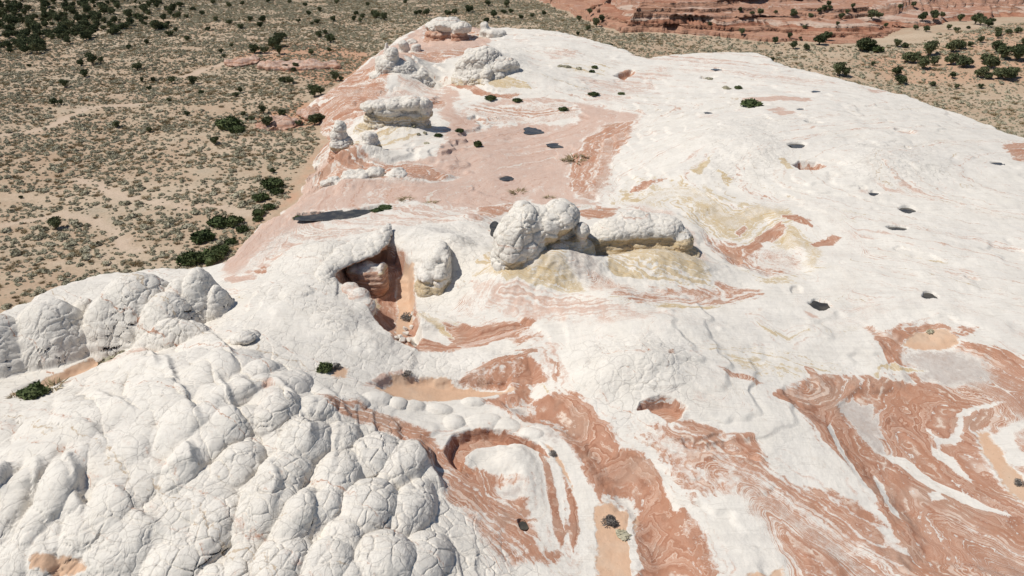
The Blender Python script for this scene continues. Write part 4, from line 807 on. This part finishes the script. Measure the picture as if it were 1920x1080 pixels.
def make_cliff():
    nc, nr = 560, 330
    az = np.radians(np.linspace(-6, 52, nc)); r = np.concatenate([np.linspace(225, 345, 230), np.linspace(346.5, 720, 100)])
    X, Y = fan(az, np.tile(r, (nc,1))); Z, s = cliff_z(X.ravel(), Y.ravel()); P = np.stack([X.ravel(), Y.ravel(), Z], -1)
    # undercut the walls: push steep faces back below their lips
    N = grid_normals(P.reshape(nc,nr,3)).reshape(-1,3); P[:,1] += 2.2*(1-N[:,2])*np.sin(Z*2.3+.8*fbm(P[:,0]/12,P[:,1]/12,2))
    for a, b, rx, rz, dp in [(1262,60,3.5,1.3,6),(1150,10,9,2.4,9),(1040,2,12,2.0,8),(1480,3,34,1.5,8),(1560,4,22,1.5,8),(1760,4,22,1.2,7),(1890,26,7,2.0,8),(1300,44,9,.9,5),(1440,42,12,.7,4),(1730,58,16,.7,4),(1116,24,6,1.0,5)]:
        cx, cy, cz = land(a, b); q = ((P[:,0]-cx)/rx)**2 + ((P[:,2]-cz)/rz)**2; near = np.abs(P[:,1]-cy) < 9
        P[:,1] += np.where(near, dp*np.clip(1-q, 0, 1)**.6, 0); P[:,2] += np.where(near & (P[:,2] > cz), .8*rz*np.clip(1.6-q, 0, 1), 0)
    F = grid_faces(nc, nr); F = F[(s > -5)[F].any(1)]; u, inv = np.unique(F, return_inverse=True)
    T = NT('red_cliff_sandstone'); p = T.pos(); xyz = T.sep(p)
    nm = T.noise(p, .05, 4, .6); nf = T.noise(p, .7, 4, .6); mp = T.n('ShaderNodeMapping'); T.put(mp.inputs[0], p); mp.inputs['Scale'].default_value = (.05,.16,.7); ns = T.noise(mp.outputs[0], 1, 5, .6, dist=.6)
    w = T.math('MULTIPLY_ADD', nm, 5.0, xyz[2]); b1 = T.noise(None, .42, 3, .6, w=w, dim='1D'); b2 = T.noise(None, 2.4, 2, .6, w=w, dim='1D')
    f = T.math('MULTIPLY_ADD', ns, .40, T.math('MULTIPLY_ADD', b2, .35, T.math('MULTIPLY', b1, .60))); f = T.math('SUBTRACT', f, .16)
    c = T.ramp(f, [(.33,(.24,.10,.06)),(.42,(.37,.175,.11)),(.49,(.47,.28,.19)),(.55,(.38,.19,.125)),(.62,(.55,.40,.31)),(.72,(.58,.49,.40))])
    c = T.mix(T.math('MULTIPLY', T.ss(nf, .5, .75), .3), c, C3(.36,.21,.14))
    T.put(T.b.inputs['Base Color'], c); T.put(T.b.inputs['Normal'], T.bump(T.math('MULTIPLY_ADD', nf, .5, T.math('ADD', b2, T.math('MULTIPLY', ns, 1.5))), .8, 1.2))
    link('red_cliff', mesh_np('red_cliff', P[u], inv.reshape(F.shape), T.m), kind='structure')
def land(px, py):
    """where a line of sight meets the plain or the cliffs"""
    d = sight(px, py); t = np.linspace(60, 620, 1400)/d[1]; X, Y, Z = d[0]*t, d[1]*t, H+d[2]*t
    g = ground_z(X, Y); c = cliff_z(X, Y)[0]; s = np.maximum(g, c)
    k = np.nonzero(Z < s)[0]
    k = k[0] if len(k) else len(t)-1
    return X[k], Y[k], s[k]
make_cliff()
# the red outcrops in front of the plateau foot
for k, (px,py,w,h,lb) in enumerate([(455,112,26,7,'low red rock outcrop farthest out on the sagebrush plain'),(560,118,70,9,'long low red rock shelf among junipers beside the plateau'),(520,228,40,7,'red rock hump between junipers at the plateau foot'),(600,205,40,10,'pale red rock tongue running out from the plateau foot')]):
    x, y, z = land(px, py+h)
    bl = [(px,py+h*.7,w,h,6),(px-w*.4,py+h*.9,w*.6,h*.7,5),(px+w*.5,py+h*.6,w*.6,h*.8,5)]
    _U = U; U = lambda a, b, Y=y, X=x: (X, Y)
    rock('rock_outcrop', bl, 0, .28, lambda q,N,x,y,z: (.55+Zr(q), Zr(q), .9+Zr(q), Zr(q)), 1.6, 1.6, .55, smooth=4, label=lb, category='rock outcrop')
    U = _U

# ------------------------------------------------------------------ plants
def tube(V, F, pts, rad, n=6):
    b = len(V)
    for k, (p, r) in enumerate(zip(pts, rad)):
        p = Vector(p); d = (Vector(pts[min(k+1,len(pts)-1)])-Vector(pts[max(k-1,0)])).normalized(); u = d.orthogonal().normalized(); w = d.cross(u)
        for q in range(n):
            a = 2*math.pi*q/n; V.append(tuple(p + (u*math.cos(a)+w*math.sin(a))*r))
    for k in range(len(pts)-1):
        for q in range(n):
            a = b+k*n+q; c = b+k*n+(q+1)%n; F.append((a, c, c+n)); F.append((a, c+n, a+n))
def crown_mesh(name, seed, lobes, nleaf, leaf, mat, core=.78, flat=0.0):
    """lobes of foliage: a dark knobbly heart in each with leaf sprays standing off it"""
    rs = np.random.RandomState(seed); V = []; F = []
    for (cx,cy,cz,rx,ry,rz) in lobes:
        bm = bmesh.new(); bmesh.ops.create_icosphere(bm, subdivisions=2, radius=1)
        b = len(V)
        for v in bm.verts:
            k = core*(1+.28*rs.randn()*.6); V.append((cx+v.co.x*rx*k, cy+v.co.y*ry*k, max(cz+v.co.z*rz*k, .02)))
        F += [tuple(b+v.index for v in f.verts) for f in bm.faces]; bm.free()
        for _ in range(nleaf):
            n = rs.randn(3); n /= np.linalg.norm(n); n[2] = n[2] if n[2] > -.4 else -n[2]
            k = rs.uniform(.72, 1.12); c = np.array([cx+n[0]*rx*k, cy+n[1]*ry*k, max(cz+n[2]*rz*k, .03)])
            t = np.cross(n, rs.randn(3)); t /= np.linalg.norm(t)+1e-9; u = n*.7+rs.randn(3)*.45; u /= np.linalg.norm(u)
            L = leaf*rs.uniform(.6, 1.5); w = L*rs.uniform(.4, .8); b = len(V)
            V += [tuple(c-t*w-u*L*.4), tuple(c+t*w-u*L*.4), tuple(c+u*L+t*w*rs.uniform(-.6,.6))]; F.append((b,b+1,b+2))
    return mesh_np(name, np.array(V), np.array(F), mat, smooth=False)
def jun_lobes(rs, n, tall=1.0):
    L = [(0,0,.42*tall,.34,.34,.40*tall)]
    for k in range(n):
        a = 2*math.pi*k/n + rs.uniform(-.5,.5); r = rs.uniform(.16,.30); s = rs.uniform(.18,.27)
        L.append((math.cos(a)*r, math.sin(a)*r, rs.uniform(.28,.72)*tall, s, s, s*rs.uniform(.8,1.1)))
    return L
def trunk_mesh(name, seed):
    rs = np.random.RandomState(seed); V = []; F = []
    top = (rs.uniform(-.06,.06), rs.uniform(-.06,.06), .55)
    tube(V, F, [(0,0,-.06),(rs.uniform(-.03,.03),0,.15),(rs.uniform(-.04,.04),rs.uniform(-.04,.04),.34),top], [.07,.055,.042,.02])
    for k in range(4):
        a = rs.uniform(0, 6.28); z = rs.uniform(.1,.34); tube(V, F, [(0,0,z),(.12*math.cos(a),.12*math.sin(a),z+.10),(.26*math.cos(a),.26*math.sin(a),z+.24)], [.032,.022,.008], 5)
    return mesh_np(name, np.array(V), np.array(F), M_BARK)
JT = [(trunk_mesh('trunk', 30+k), crown_mesh('crown', 50+k, jun_lobes(np.random.RandomState(k), 5+k%3, [.95,.8,1.15,.75,.9,1.0][k]), 120, .075, M_JUN, .62)) for k in range(6)]
SHR = [crown_mesh('shrub', 80+k, [(0,0,.18,.36,.36,.26)]+[(math.cos(a)*.28,math.sin(a)*.28,.16,.22,.22,.2) for a in np.linspace(k,k+6.28,4,endpoint=False)], 80, .09, M_GRN) for k in range(3)]
SAGE = [crown_mesh('sagebrush', 110+k, [(0,0,.12,.36,.36,.22),(.2*math.cos(k),.2*math.sin(k),.12,.25,.25,.2),(-.25*math.cos(k*2.),-.2*math.sin(k),.1,.22,.25,.16)], 26, .12, M_SAGE, .85) for k in range(4)]
def tuft_mesh(name, seed, n, mat, h=.6, spread=.4, w=.03):
    rs = np.random.RandomState(seed); V = []; F = []
    for _ in range(n):
        a = rs.uniform(0,6.28); r = spread*math.sqrt(rs.rand())*.6; l = rs.uniform(.2,1)*spread; b = len(V); t = rs.uniform(0,6.28)
        p = np.array([r*math.cos(a), r*math.sin(a), 0]); q = p+np.array([l*math.cos(a+rs.uniform(-.7,.7)), l*math.sin(a+rs.uniform(-.7,.7)), h*rs.uniform(.4,1)])
        s = np.array([math.cos(t), math.sin(t), 0])*w
        V += [tuple(p-s), tuple(p+s), tuple((p+q)/2+np.array([0,0,h*.1])+s*.8), tuple(q)]; F += [(b,b+1,b+2),(b,b+2,b+3)]
    return mesh_np(name, np.array(V), np.array(F), mat, smooth=False)
GRASS = [tuft_mesh('grass', 140+k, 90, M_DRY, .45, .5, .03) for k in range(3)]
TWIG = [crown_mesh('twigs', 150+k, [(0,0,.22,.34,.34,.30),(.22*math.cos(k+1),.2*math.sin(k+1),.18,.24,.24,.22),(-.2,.16*(1-2*k),.16,.24,.22,.2)], 170, .055, M_TWIG, .45) for k in range(2)]
RR = random.Random(4)
_first = {}
def juniper(x, y, z, w, label, group, k=None):
    k = RR.randrange(6) if k is None else k; hgt = w*RR.uniform(.85, 1.1)
    o = link('juniper_tree', None, None, label=label, category='tree', group=group)
    o.location = (x, y, z-.03); o.scale = (w, w*RR.uniform(.9,1.1), hgt); o.rotation_euler = (0, 0, RR.uniform(0, 6.28))
    link('trunk', JT[k][0], o); link('crown', JT[k][1], o)
    return o
def plant(name, me, x, y, z, w, label, cat, group=None, hs=1.0):
    o = link(name, me, None, label=label, category=cat)
    if group: o['group'] = group
    o.location = (x, y, z-.02); o.scale = (w, w*RR.uniform(.85,1.15), w*hs); o.rotation_euler = (0, 0, RR.uniform(0, 6.28)); return o
def sized(x, y, z, wpx): return wpx*math.sqrt(x*x+y*y+(H-z)**2)/FPX
L_LONE = 'dark green juniper standing well apart on the open sagebrush plain'; G_LONE = 'lone junipers on the plain'
for (a,b,w) in [(258,132,17),(160,145,14),(122,164,14),(103,197,13),(115,197,8),(281,169,10),(323,157,13),(363,158,17),(267,154,8),(288,154,8),(352,217,12),(317,191,9),(220,240,12),(281,248,10),(378,177,11),(443,181,13),(451,174,10),(404,272,15),(318,68,13),(351,77,10),
   (175,122,18),(190,118,10),(152,124,11),(56,126,8),(512,325,12),(20,99,10),(430,46,10),(452,54,12),(470,40,9),(390,58,10),(405,40,9),(434,88,8),(415,100,9),(420,108,8),(330,60,8),(242,92,10),(276,84,9),(290,54,12),(310,55,10),(488,52,10),(493,42,12),(40,372,7)]:
    x, y, z = land(a, b); juniper(x, y, z, sized(x, y, z, w)*1.05, L_LONE, G_LONE)
x, y, z = land(106, 430); juniper(x, y, z, sized(x, y, z, 22), 'round dark green juniper alone on bare sand between the domes and the wash', G_LONE, 0)
L_FOOT = 'dark green juniper on the red ground at the foot of the plateau'; G_FOOT = 'junipers at the plateau foot'
for (a,b,w) in [(503,240,20),(473,226,13),(494,213,15),(457,218,9),(463,226,8),(531,222,17),(535,238,12),(560,236,14),(590,234,20),(602,232,20),(590,182,22),(602,178,16),(630,152,16),(544,158,14),(530,155,16),(520,88,22),(512,92,18),(530,72,16),(524,78,14),(478,100,18),(496,100,16),(524,102,16),(598,70,13),(620,80,18),(584,104,12),(556,130,12),(551,134,10),(535,130,9),(508,129,8),(580,30,10),(595,45,10),(610,64,8),(640,152,9),(618,98,9)]:
    x, y, z = land(a, b); juniper(x, y, z, sized(x, y, z, w)*1.05, L_FOOT, G_FOOT)
L_FAR = 'dark juniper in the dense thicket on the far side of the plain'; G_FAR = 'junipers of the far thicket'
n = 0
rs = random.Random(12)
while n < 118:
    a = rs.uniform(-30, 330); b = 4+106*rs.random()**1.15
    lim = 106 - max(0, a-60)*.20
    if b > lim or rs.random() < .25*(a/330): continue
    x, y, z = land(a, b); juniper(x, y, z, rs.uniform(2.4, 4.6), L_FAR, G_FAR); n += 1
L_BACK = 'small dark juniper on the distant flat behind the plateau'; G_BACK = 'junipers behind the plateau'
for (a,b,w) in [(668,29,10),(680,36,9),(720,38,15),(707,36,16),(664,40,9),(676,42,9),(702,34,12),(780,28,10),(800,29,12),(788,27,9),(840,28,14),(852,28,12),(880,24,15),(915,12,12),(950,14,12),(945,26,12),(958,26,10),(912,42,12),(926,34,14),(977,36,9),(998,33,8),(1020,29,9),(1083,66,8),(1102,58,10),(1116,46,10),(1143,92,11),(400,8,9),(430,14,9),(455,10,8),(503,6,8),(543,6,8),(573,12,9),(600,22,8),(625,40,10),(632,8,9),(560,42,9),(585,47,8),(340,12,10),(362,20,10),(380,28,10),(300,8,10),(350,34,9),(690,12,8),(760,8,8)]:
    x, y, z = land(a, b); juniper(x, y, z, sized(x, y, z, w)*1.05, L_BACK, G_BACK)
L_VAL = 'bushy dark green juniper on the orange sand slope below the red cliffs'; G_VAL = 'junipers in the valley below the cliffs'
for (a,b,w) in [(1680,142,22),(1700,118,26),(1712,119,24),(1740,105,28),(1728,130,26),(1750,123,18),(1784,98,28),(1798,92,26),(1806,126,34),(1782,122,26),(1850,126,18),(1858,130,26),(1845,116,20),(1868,100,26),(1880,112,28),(1905,114,34),(1925,112,30),(1885,150,36),(1870,148,22),(1898,146,20),(1838,146,24),(1852,148,18),(1785,147,13),(1636,124,11),(1536,84,28),(1550,76,20),(1453,82,14),(1487,92,18),(1511,95,14),(1616,97,30),(1632,96,22),(1682,88,18),(1696,90,16),(1748,162,14),(1793,166,10),(1838,166,12),(1570,142,28),(1584,144,20),(1446,118,14),(1688,158,26),(1890,64,14),(1908,62,16),(1870,72,12),(1818,88,12),(1480,72,12),(1500,74,8),(1838,80,12),(1870,66,16),(1918,82,10)]:
    x, y, z = land(a, b); juniper(x, y, z, sized(x, y, z, w)*.82, ('big bushy' if w >= 20 else 'small round') + ' dark green juniper on the orange sand slope below the red cliffs', ('big' if w >= 20 else 'small') + ' junipers below the cliffs')
L_CLF = 'small dark juniper rooted on a ledge of the red cliffs'; G_CLF = 'junipers on the cliff ledges'
for (a,b,w) in [(1487,34,13),(1598,16,8),(1553,12,8),(1535,28,9),(1545,22,10),(1577,36,10),(1588,26,8),(1630,29,9),(1634,36,14),(1648,34,10),(1750,38,14),(1728,41,13),(1766,33,8),(1828,46,16),(1838,48,12),(1852,52,15),(1800,40,10),(1410,28,9),(1425,29,11),(1387,24,8),(1454,26,8),(1520,33,10),(1556,20,8),(1686,22,8),(1712,14,8),(1508,54,7),(1570,48,7),(1716,56,8),(1736,60,9),(1778,56,8),(1792,60,9),(1815,54,7),(1330,55,6),(1390,68,10),(1660,52,7),(1118,50,14),(1128,44,12),(1086,40,10),(1105,32,10)]:
    x, y, z = land(a, b); juniper(x, y, z, sized(x, y, z, w)*1.1, L_CLF, G_CLF)
# green shrubs massed along the foot of the slickrock
for k, (a,b,w,lb) in enumerate([(360,494,46,'big dark green shrub at the outer end of the thicket behind the domes'),(394,490,44,'big dark green shrub in the middle of the thicket behind the domes'),(412,476,34,'dark green shrub at the inner end of the thicket behind the domes'),(382,452,40,'flat dark green shrub between the thicket and the wash'),
   (412,424,40,'green shrub mat beside the sandy wash near the rock slope'),(438,422,36,'green shrub mat against the rock slope by the wash'),(455,434,22,'small green shrub touching the pink rock slope by the wash'),(434,458,22,'small round green shrub above the white rock tongue'),(150,548,40,'dark green shrub peeping over the gap between the domes'),(182,540,42,'taller dark green shrub behind the gap between the domes'),
   (490,376,28,'green shrub close to the pink flank, first of a chain'),(512,352,40,'wide green shrub under the pink flank'),(520,364,24,'green shrub below the wide one under the pink flank'),(505,392,22,'green shrub halfway down the pink flank'),(486,404,24,'green shrub by the pink flank, lower pair'),(484,414,18,'small green shrub at the low end of the flank chain'),(430,240,44,'long flat green shrub on the open plain near the red hump'),(445,248,28,'small green shrub next to the long flat one on the plain'),(1640,97,26,'bright green shrub at the foot of the pink cliff dome'),(1622,92,22,'green shrub beside the bright one at the cliff foot')]):
    x, y, z = land(a, b); plant('green_shrub', SHR[k%3], x, y, z, sized(x, y, z, w)*1.05, lb, 'shrub', None, .85)
# plants rooted on the rock itself
for (nm, me, a, b, w, lb, cat, hs) in [
   ('green_shrub',SHR[0],610,696,30,'green bush at the edge of a sand pocket on the white slickrock','shrub',1.0),('dry_shrub',TWIG[0],630,692,20,'grey twiggy bush leaning on the green bush by the sand pocket','shrub',.9),('dry_shrub',TWIG[1],765,700,24,'small grey bush at the back edge of the orange sand flat','shrub',.8),
   ('dry_shrub',TWIG[0],762,572,28,'leafless grey bush on the sandy alcove floor','shrub',1.0),('green_shrub',SHR[1],62,738,46,'grey-green bush in the sandy gully below the domes','shrub',.7),('grass_tuft',GRASS[0],28,742,20,'round golden grass tuft beside the gully bush','grass tuft',.8),('grass_tuft',GRASS[1],100,725,40,'dry grass patch behind the gully bush','grass tuft',.5),
   ('sagebrush',SAGE[0],205,675,38,'flat grey-green sagebrush in the small sandy notch by the domes','shrub',.7),('sagebrush',SAGE[1],230,665,14,'tiny sagebrush at the end of the sandy notch','shrub',.8),('dry_shrub',TWIG[0],1142,982,34,'dark grey leafless bush on the orange sand strip','shrub',.7),('sagebrush',SAGE[2],1168,1003,34,'grey-green bush next to the leafless one on the sand strip','shrub',.5),
   ('dry_shrub',TWIG[1],1035,856,18,'small leafless bush on the sandy crack above the white band','shrub',.9),('sagebrush',SAGE[2],1745,618,16,'tiny dark bush on the sand tongue of the red basin','shrub',.9),('dry_shrub',TWIG[0],1915,900,18,'dark bush on the sandy edge of the red basin','shrub',.8),
   ('green_shrub',SHR[0],1408,200,32,'dark green bush by the pink ledge on the white slope','shrub',.8),('green_shrub',SHR[1],1384,166,14,'small dark bush beside a shallow hollow in the white slope','shrub',.9),('sagebrush',SAGE[0],1362,166,18,'grey bush in the shallow hollow of the white slope','shrub',.7),('sagebrush',SAGE[1],1330,148,16,'dry bush in a hollow near the rim of the white slope','shrub',.5),
   ('green_shrub',SHR[2],896,274,15,'upright dark green bush on the floor of the pink basin','shrub',1.5),('green_shrub',SHR[0],862,250,16,'round green bush behind the pink basin floor','shrub',.8),('green_shrub',SHR[1],822,258,16,'low green bush at the foot of the flat-topped block','shrub',.7),('sagebrush',SAGE[3],800,270,14,'grey bush below the foot of the flat-topped block','shrub',.6),
   ('green_shrub',SHR[2],920,192,20,'dark bush at the end of the red bed under the brain-rock dome','shrub',.9),('green_shrub',SHR[0],970,193,18,'spreading dark bush on the sand right of the red bed','shrub',.7),('green_shrub',SHR[1],1056,208,18,'dark green bush in a grassy hollow of the pink basin','shrub',.8),('green_shrub',SHR[2],1113,178,20,'dark bush in the cleft at the back of the pink basin','shrub',.6),('green_shrub',SHR[0],1165,178,14,'small bush in the far cleft right of the basin','shrub',.6),
   ('green_shrub',SHR[1],1110,136,12,'dark bush in the grassy strip across the far white rock','shrub',.9),('green_shrub',SHR[2],1115,128,12,'round bush at the end of the far grassy strip','shrub',.9),('sagebrush',SAGE[0],1062,128,16,'grey bush on the far grassy strip','shrub',.7),('sagebrush',SAGE[1],1085,130,14,'second grey bush on the far grassy strip','shrub',.7),('sagebrush',SAGE[2],1050,127,12,'first bush of the far grassy strip','shrub',.7),
   ('sagebrush',SAGE[0],775,250,14,'dark bush in the bare patch below the flat-topped block','shrub',.9),('sagebrush',SAGE[1],785,258,10,'small dark bush in the bare patch below the block','shrub',.9),('sagebrush',SAGE[2],797,256,10,'small dark bush at the outer side of the bare patch','shrub',.9),('dead_snag',TWIG[0],638,224,9,'thin dark snag sticking up behind the white-headed hoodoo','snag',2.0),
   ('grass_tuft',GRASS[0],1080,300,48,'wide olive-yellow grass patch on the pink basin floor','grass tuft',.35),('grass_tuft',GRASS[1],1062,300,24,'small grass patch joined to the olive-yellow one','grass tuft',.4),('grass_tuft',GRASS[2],1100,294,24,'grass fringe on the red side of the olive-yellow patch','grass tuft',.4),('grass_tuft',GRASS[1],762,374,28,'round grass patch on the pale terrace','grass tuft',.3),('grass_tuft',GRASS[2],972,360,34,'flat grass patch in the middle of the pale floor','grass tuft',.25),('grass_tuft',GRASS[0],1030,372,22,'grass patch right behind the twin-headed knob','grass tuft',.4),
   ('grass_tuft',GRASS[1],808,380,26,'thin grass patch on the pale floor','grass tuft',.25),('green_shrub',SHR[0],722,390,26,'olive shrub mat at the upper end of the dark slot','shrub',.4),('green_shrub',SHR[1],706,396,22,'olive shrub mat inside the end of the dark slot','shrub',.4),('green_shrub',SHR[2],560,410,18,'olive bush at the low end of the dark slot','shrub',.6)]:
    x, y = U(a, b); z = rock_z(x, y); plant(nm, me, x, y, z-.03, sized(x, y, z, w)*1.05, lb, cat, None, hs)

# ------------------------------------------------------------------ brush of the plain: the nearest as plants, the rest as one cover
def cover(name, V, size, pick, kinds, **props):
    """one mass of plants too many to count, each a copy of one of the kinds"""
    V = V.astype(np.float32)
    me = bpy.data.meshes.new(name); me.vertices.add(len(V)); me.vertices.foreach_set('co', V.ravel())
    a = me.attributes.new('size', 'FLOAT', 'POINT'); a.data.foreach_set('value', size.astype(np.float32))
    a = me.attributes.new('pick', 'INT', 'POINT'); a.data.foreach_set('value', pick.astype(np.int32))
    ob = link(name, me, None, kind='stuff', **props)
    col = bpy.data.collections.new(name + '_kinds')
    for k, m in enumerate(kinds):
        p = bpy.data.objects.new('a%d_plant' % k, m); col.objects.link(p)
    g = bpy.data.node_groups.new('cover', 'GeometryNodeTree'); g.interface.new_socket('Geometry', in_out='INPUT', socket_type='NodeSocketGeometry'); g.interface.new_socket('Geometry', in_out='OUTPUT', socket_type='NodeSocketGeometry')
    N = g.nodes; L = g.links; gi = N.new('NodeGroupInput'); go = N.new('NodeGroupOutput')
    mp = N.new('GeometryNodeMeshToPoints'); io = N.new('GeometryNodeInstanceOnPoints'); ci = N.new('GeometryNodeCollectionInfo'); ci.inputs['Collection'].default_value = col; ci.inputs['Separate Children'].default_value = True; ci.inputs['Reset Children'].default_value = True
    s1 = N.new('GeometryNodeInputNamedAttribute'); s1.data_type = 'FLOAT'; s1.inputs[0].default_value = 'size'
    s2 = N.new('GeometryNodeInputNamedAttribute'); s2.data_type = 'INT'; s2.inputs[0].default_value = 'pick'
    rv = N.new('FunctionNodeRandomValue'); rv.data_type = 'FLOAT'; rv.inputs[3].default_value = 6.283; cx = N.new('ShaderNodeCombineXYZ'); L.new(rv.outputs[1], cx.inputs[2])
    L.new(gi.outputs[0], mp.inputs[0]); L.new(mp.outputs[0], io.inputs['Points']); L.new(ci.outputs[0], io.inputs['Instance']); io.inputs['Pick Instance'].default_value = True
    L.new([q for q in s2.outputs if q.enabled][0], io.inputs['Instance Index']); L.new([q for q in s1.outputs if q.enabled][0], io.inputs['Scale']); L.new(cx.outputs[0], io.inputs['Rotation']); L.new(io.outputs[0], go.inputs[0])
    m = ob.modifiers.new('cover', 'NODES'); m.node_group = g
    return len(V)
def scatter_brush():
    rs = np.random.RandomState(21); n = 420000
    az = rs.uniform(math.radians(-46), math.radians(46), n); r = np.sqrt(rs.uniform(60**2, 520**2, n))
    x = np.sin(az)*r; y = np.cos(az)*r
    dens = .70 + 1.1*fbm(x/26+(y*.35)/26, y/11, 4) + .25*fbm(x/5, y/5, 3)
    sd = poly_sd(x, y, OUT); keep = (rs.rand(n) < np.clip(dens, .06, 1.0)) & (sd < -.8)
    keep &= (rs.rand(n) < np.where(x > 60, .55, 1.0)) & (rs.rand(n) > .93*wash_d(x, y))
    x, y = x[keep], y[keep]; cz, s = cliff_z(x, y); k = s < -1.5; x, y = x[k], y[k]
    z = ground_z(x, y); size = np.clip(rs.lognormal(-.62, .5, len(x)), .25, 1.8); kind = (rs.rand(len(x)) < .22)
    px = FPX*x/(y*CP-(z-H)*SP)+960; py = 540-FPX*((z-H)*CP+y*SP)/(y*CP-(z-H)*SP)
    vis = (px > 0) & (px < 1920) & (py > 0) & (py < 1080)
    sc = np.where(vis, size/np.sqrt(x*x+y*y+(H-z)**2), 0)
    # do not count plants hidden behind the domes
    sc[(py > 470+.15*np.abs(px-420)) & (px < 480)] *= .2
    o = np.argsort(-sc); near = o[:260]; rest = o[260:]
    for q in near:
        if kind[q]: plant('grass_clump', GRASS[q%3], x[q], y[q], z[q], size[q]*1.0, 'pale dry grass clump among the sagebrush on the near plain', 'grass', 'dry grass clumps on the near plain', .6)
        else: plant('sagebrush', SAGE[q%4], x[q], y[q], z[q], size[q]*1.1, 'low grey-green sagebrush bush on the near sandy plain', 'shrub', 'sagebrush on the near plain', .9)
    return cover('sagebrush_cover', np.stack([x[rest], y[rest], z[rest]-.02], -1), size[rest]*1.1, np.where(kind[rest], 4+rs.randint(0,2,len(rest)), rs.randint(0,4,len(rest))), SAGE + GRASS[:2],
        label='grey-green sagebrush cover spread over the sandy plain', category='brush')
print('brush', scatter_brush())
def thicket():
    rs = np.random.RandomState(5); pts = []; sz = []
    while len(pts) < 230:
        a = rs.uniform(-40, 340); b = 2+104*rs.rand()**1.05; lim = 102 - max(0, a-60)*.24
        if b > lim or rs.rand() < .5*(a/330): continue
        if fbm(np.array([a/45.]), np.array([b/16.]), 2)[0] < -.12: continue
        pts.append(land(a, b)); sz.append(rs.uniform(1.6, 4.0))
    cover('juniper_thicket', np.array(pts), np.array(sz), rs.randint(0, 6, len(pts)), [t[1] for t in JT], label='mass of dark junipers filling the thicket across the plain', category='trees')
thicket()
print('plateau quads', plateau['faces'])
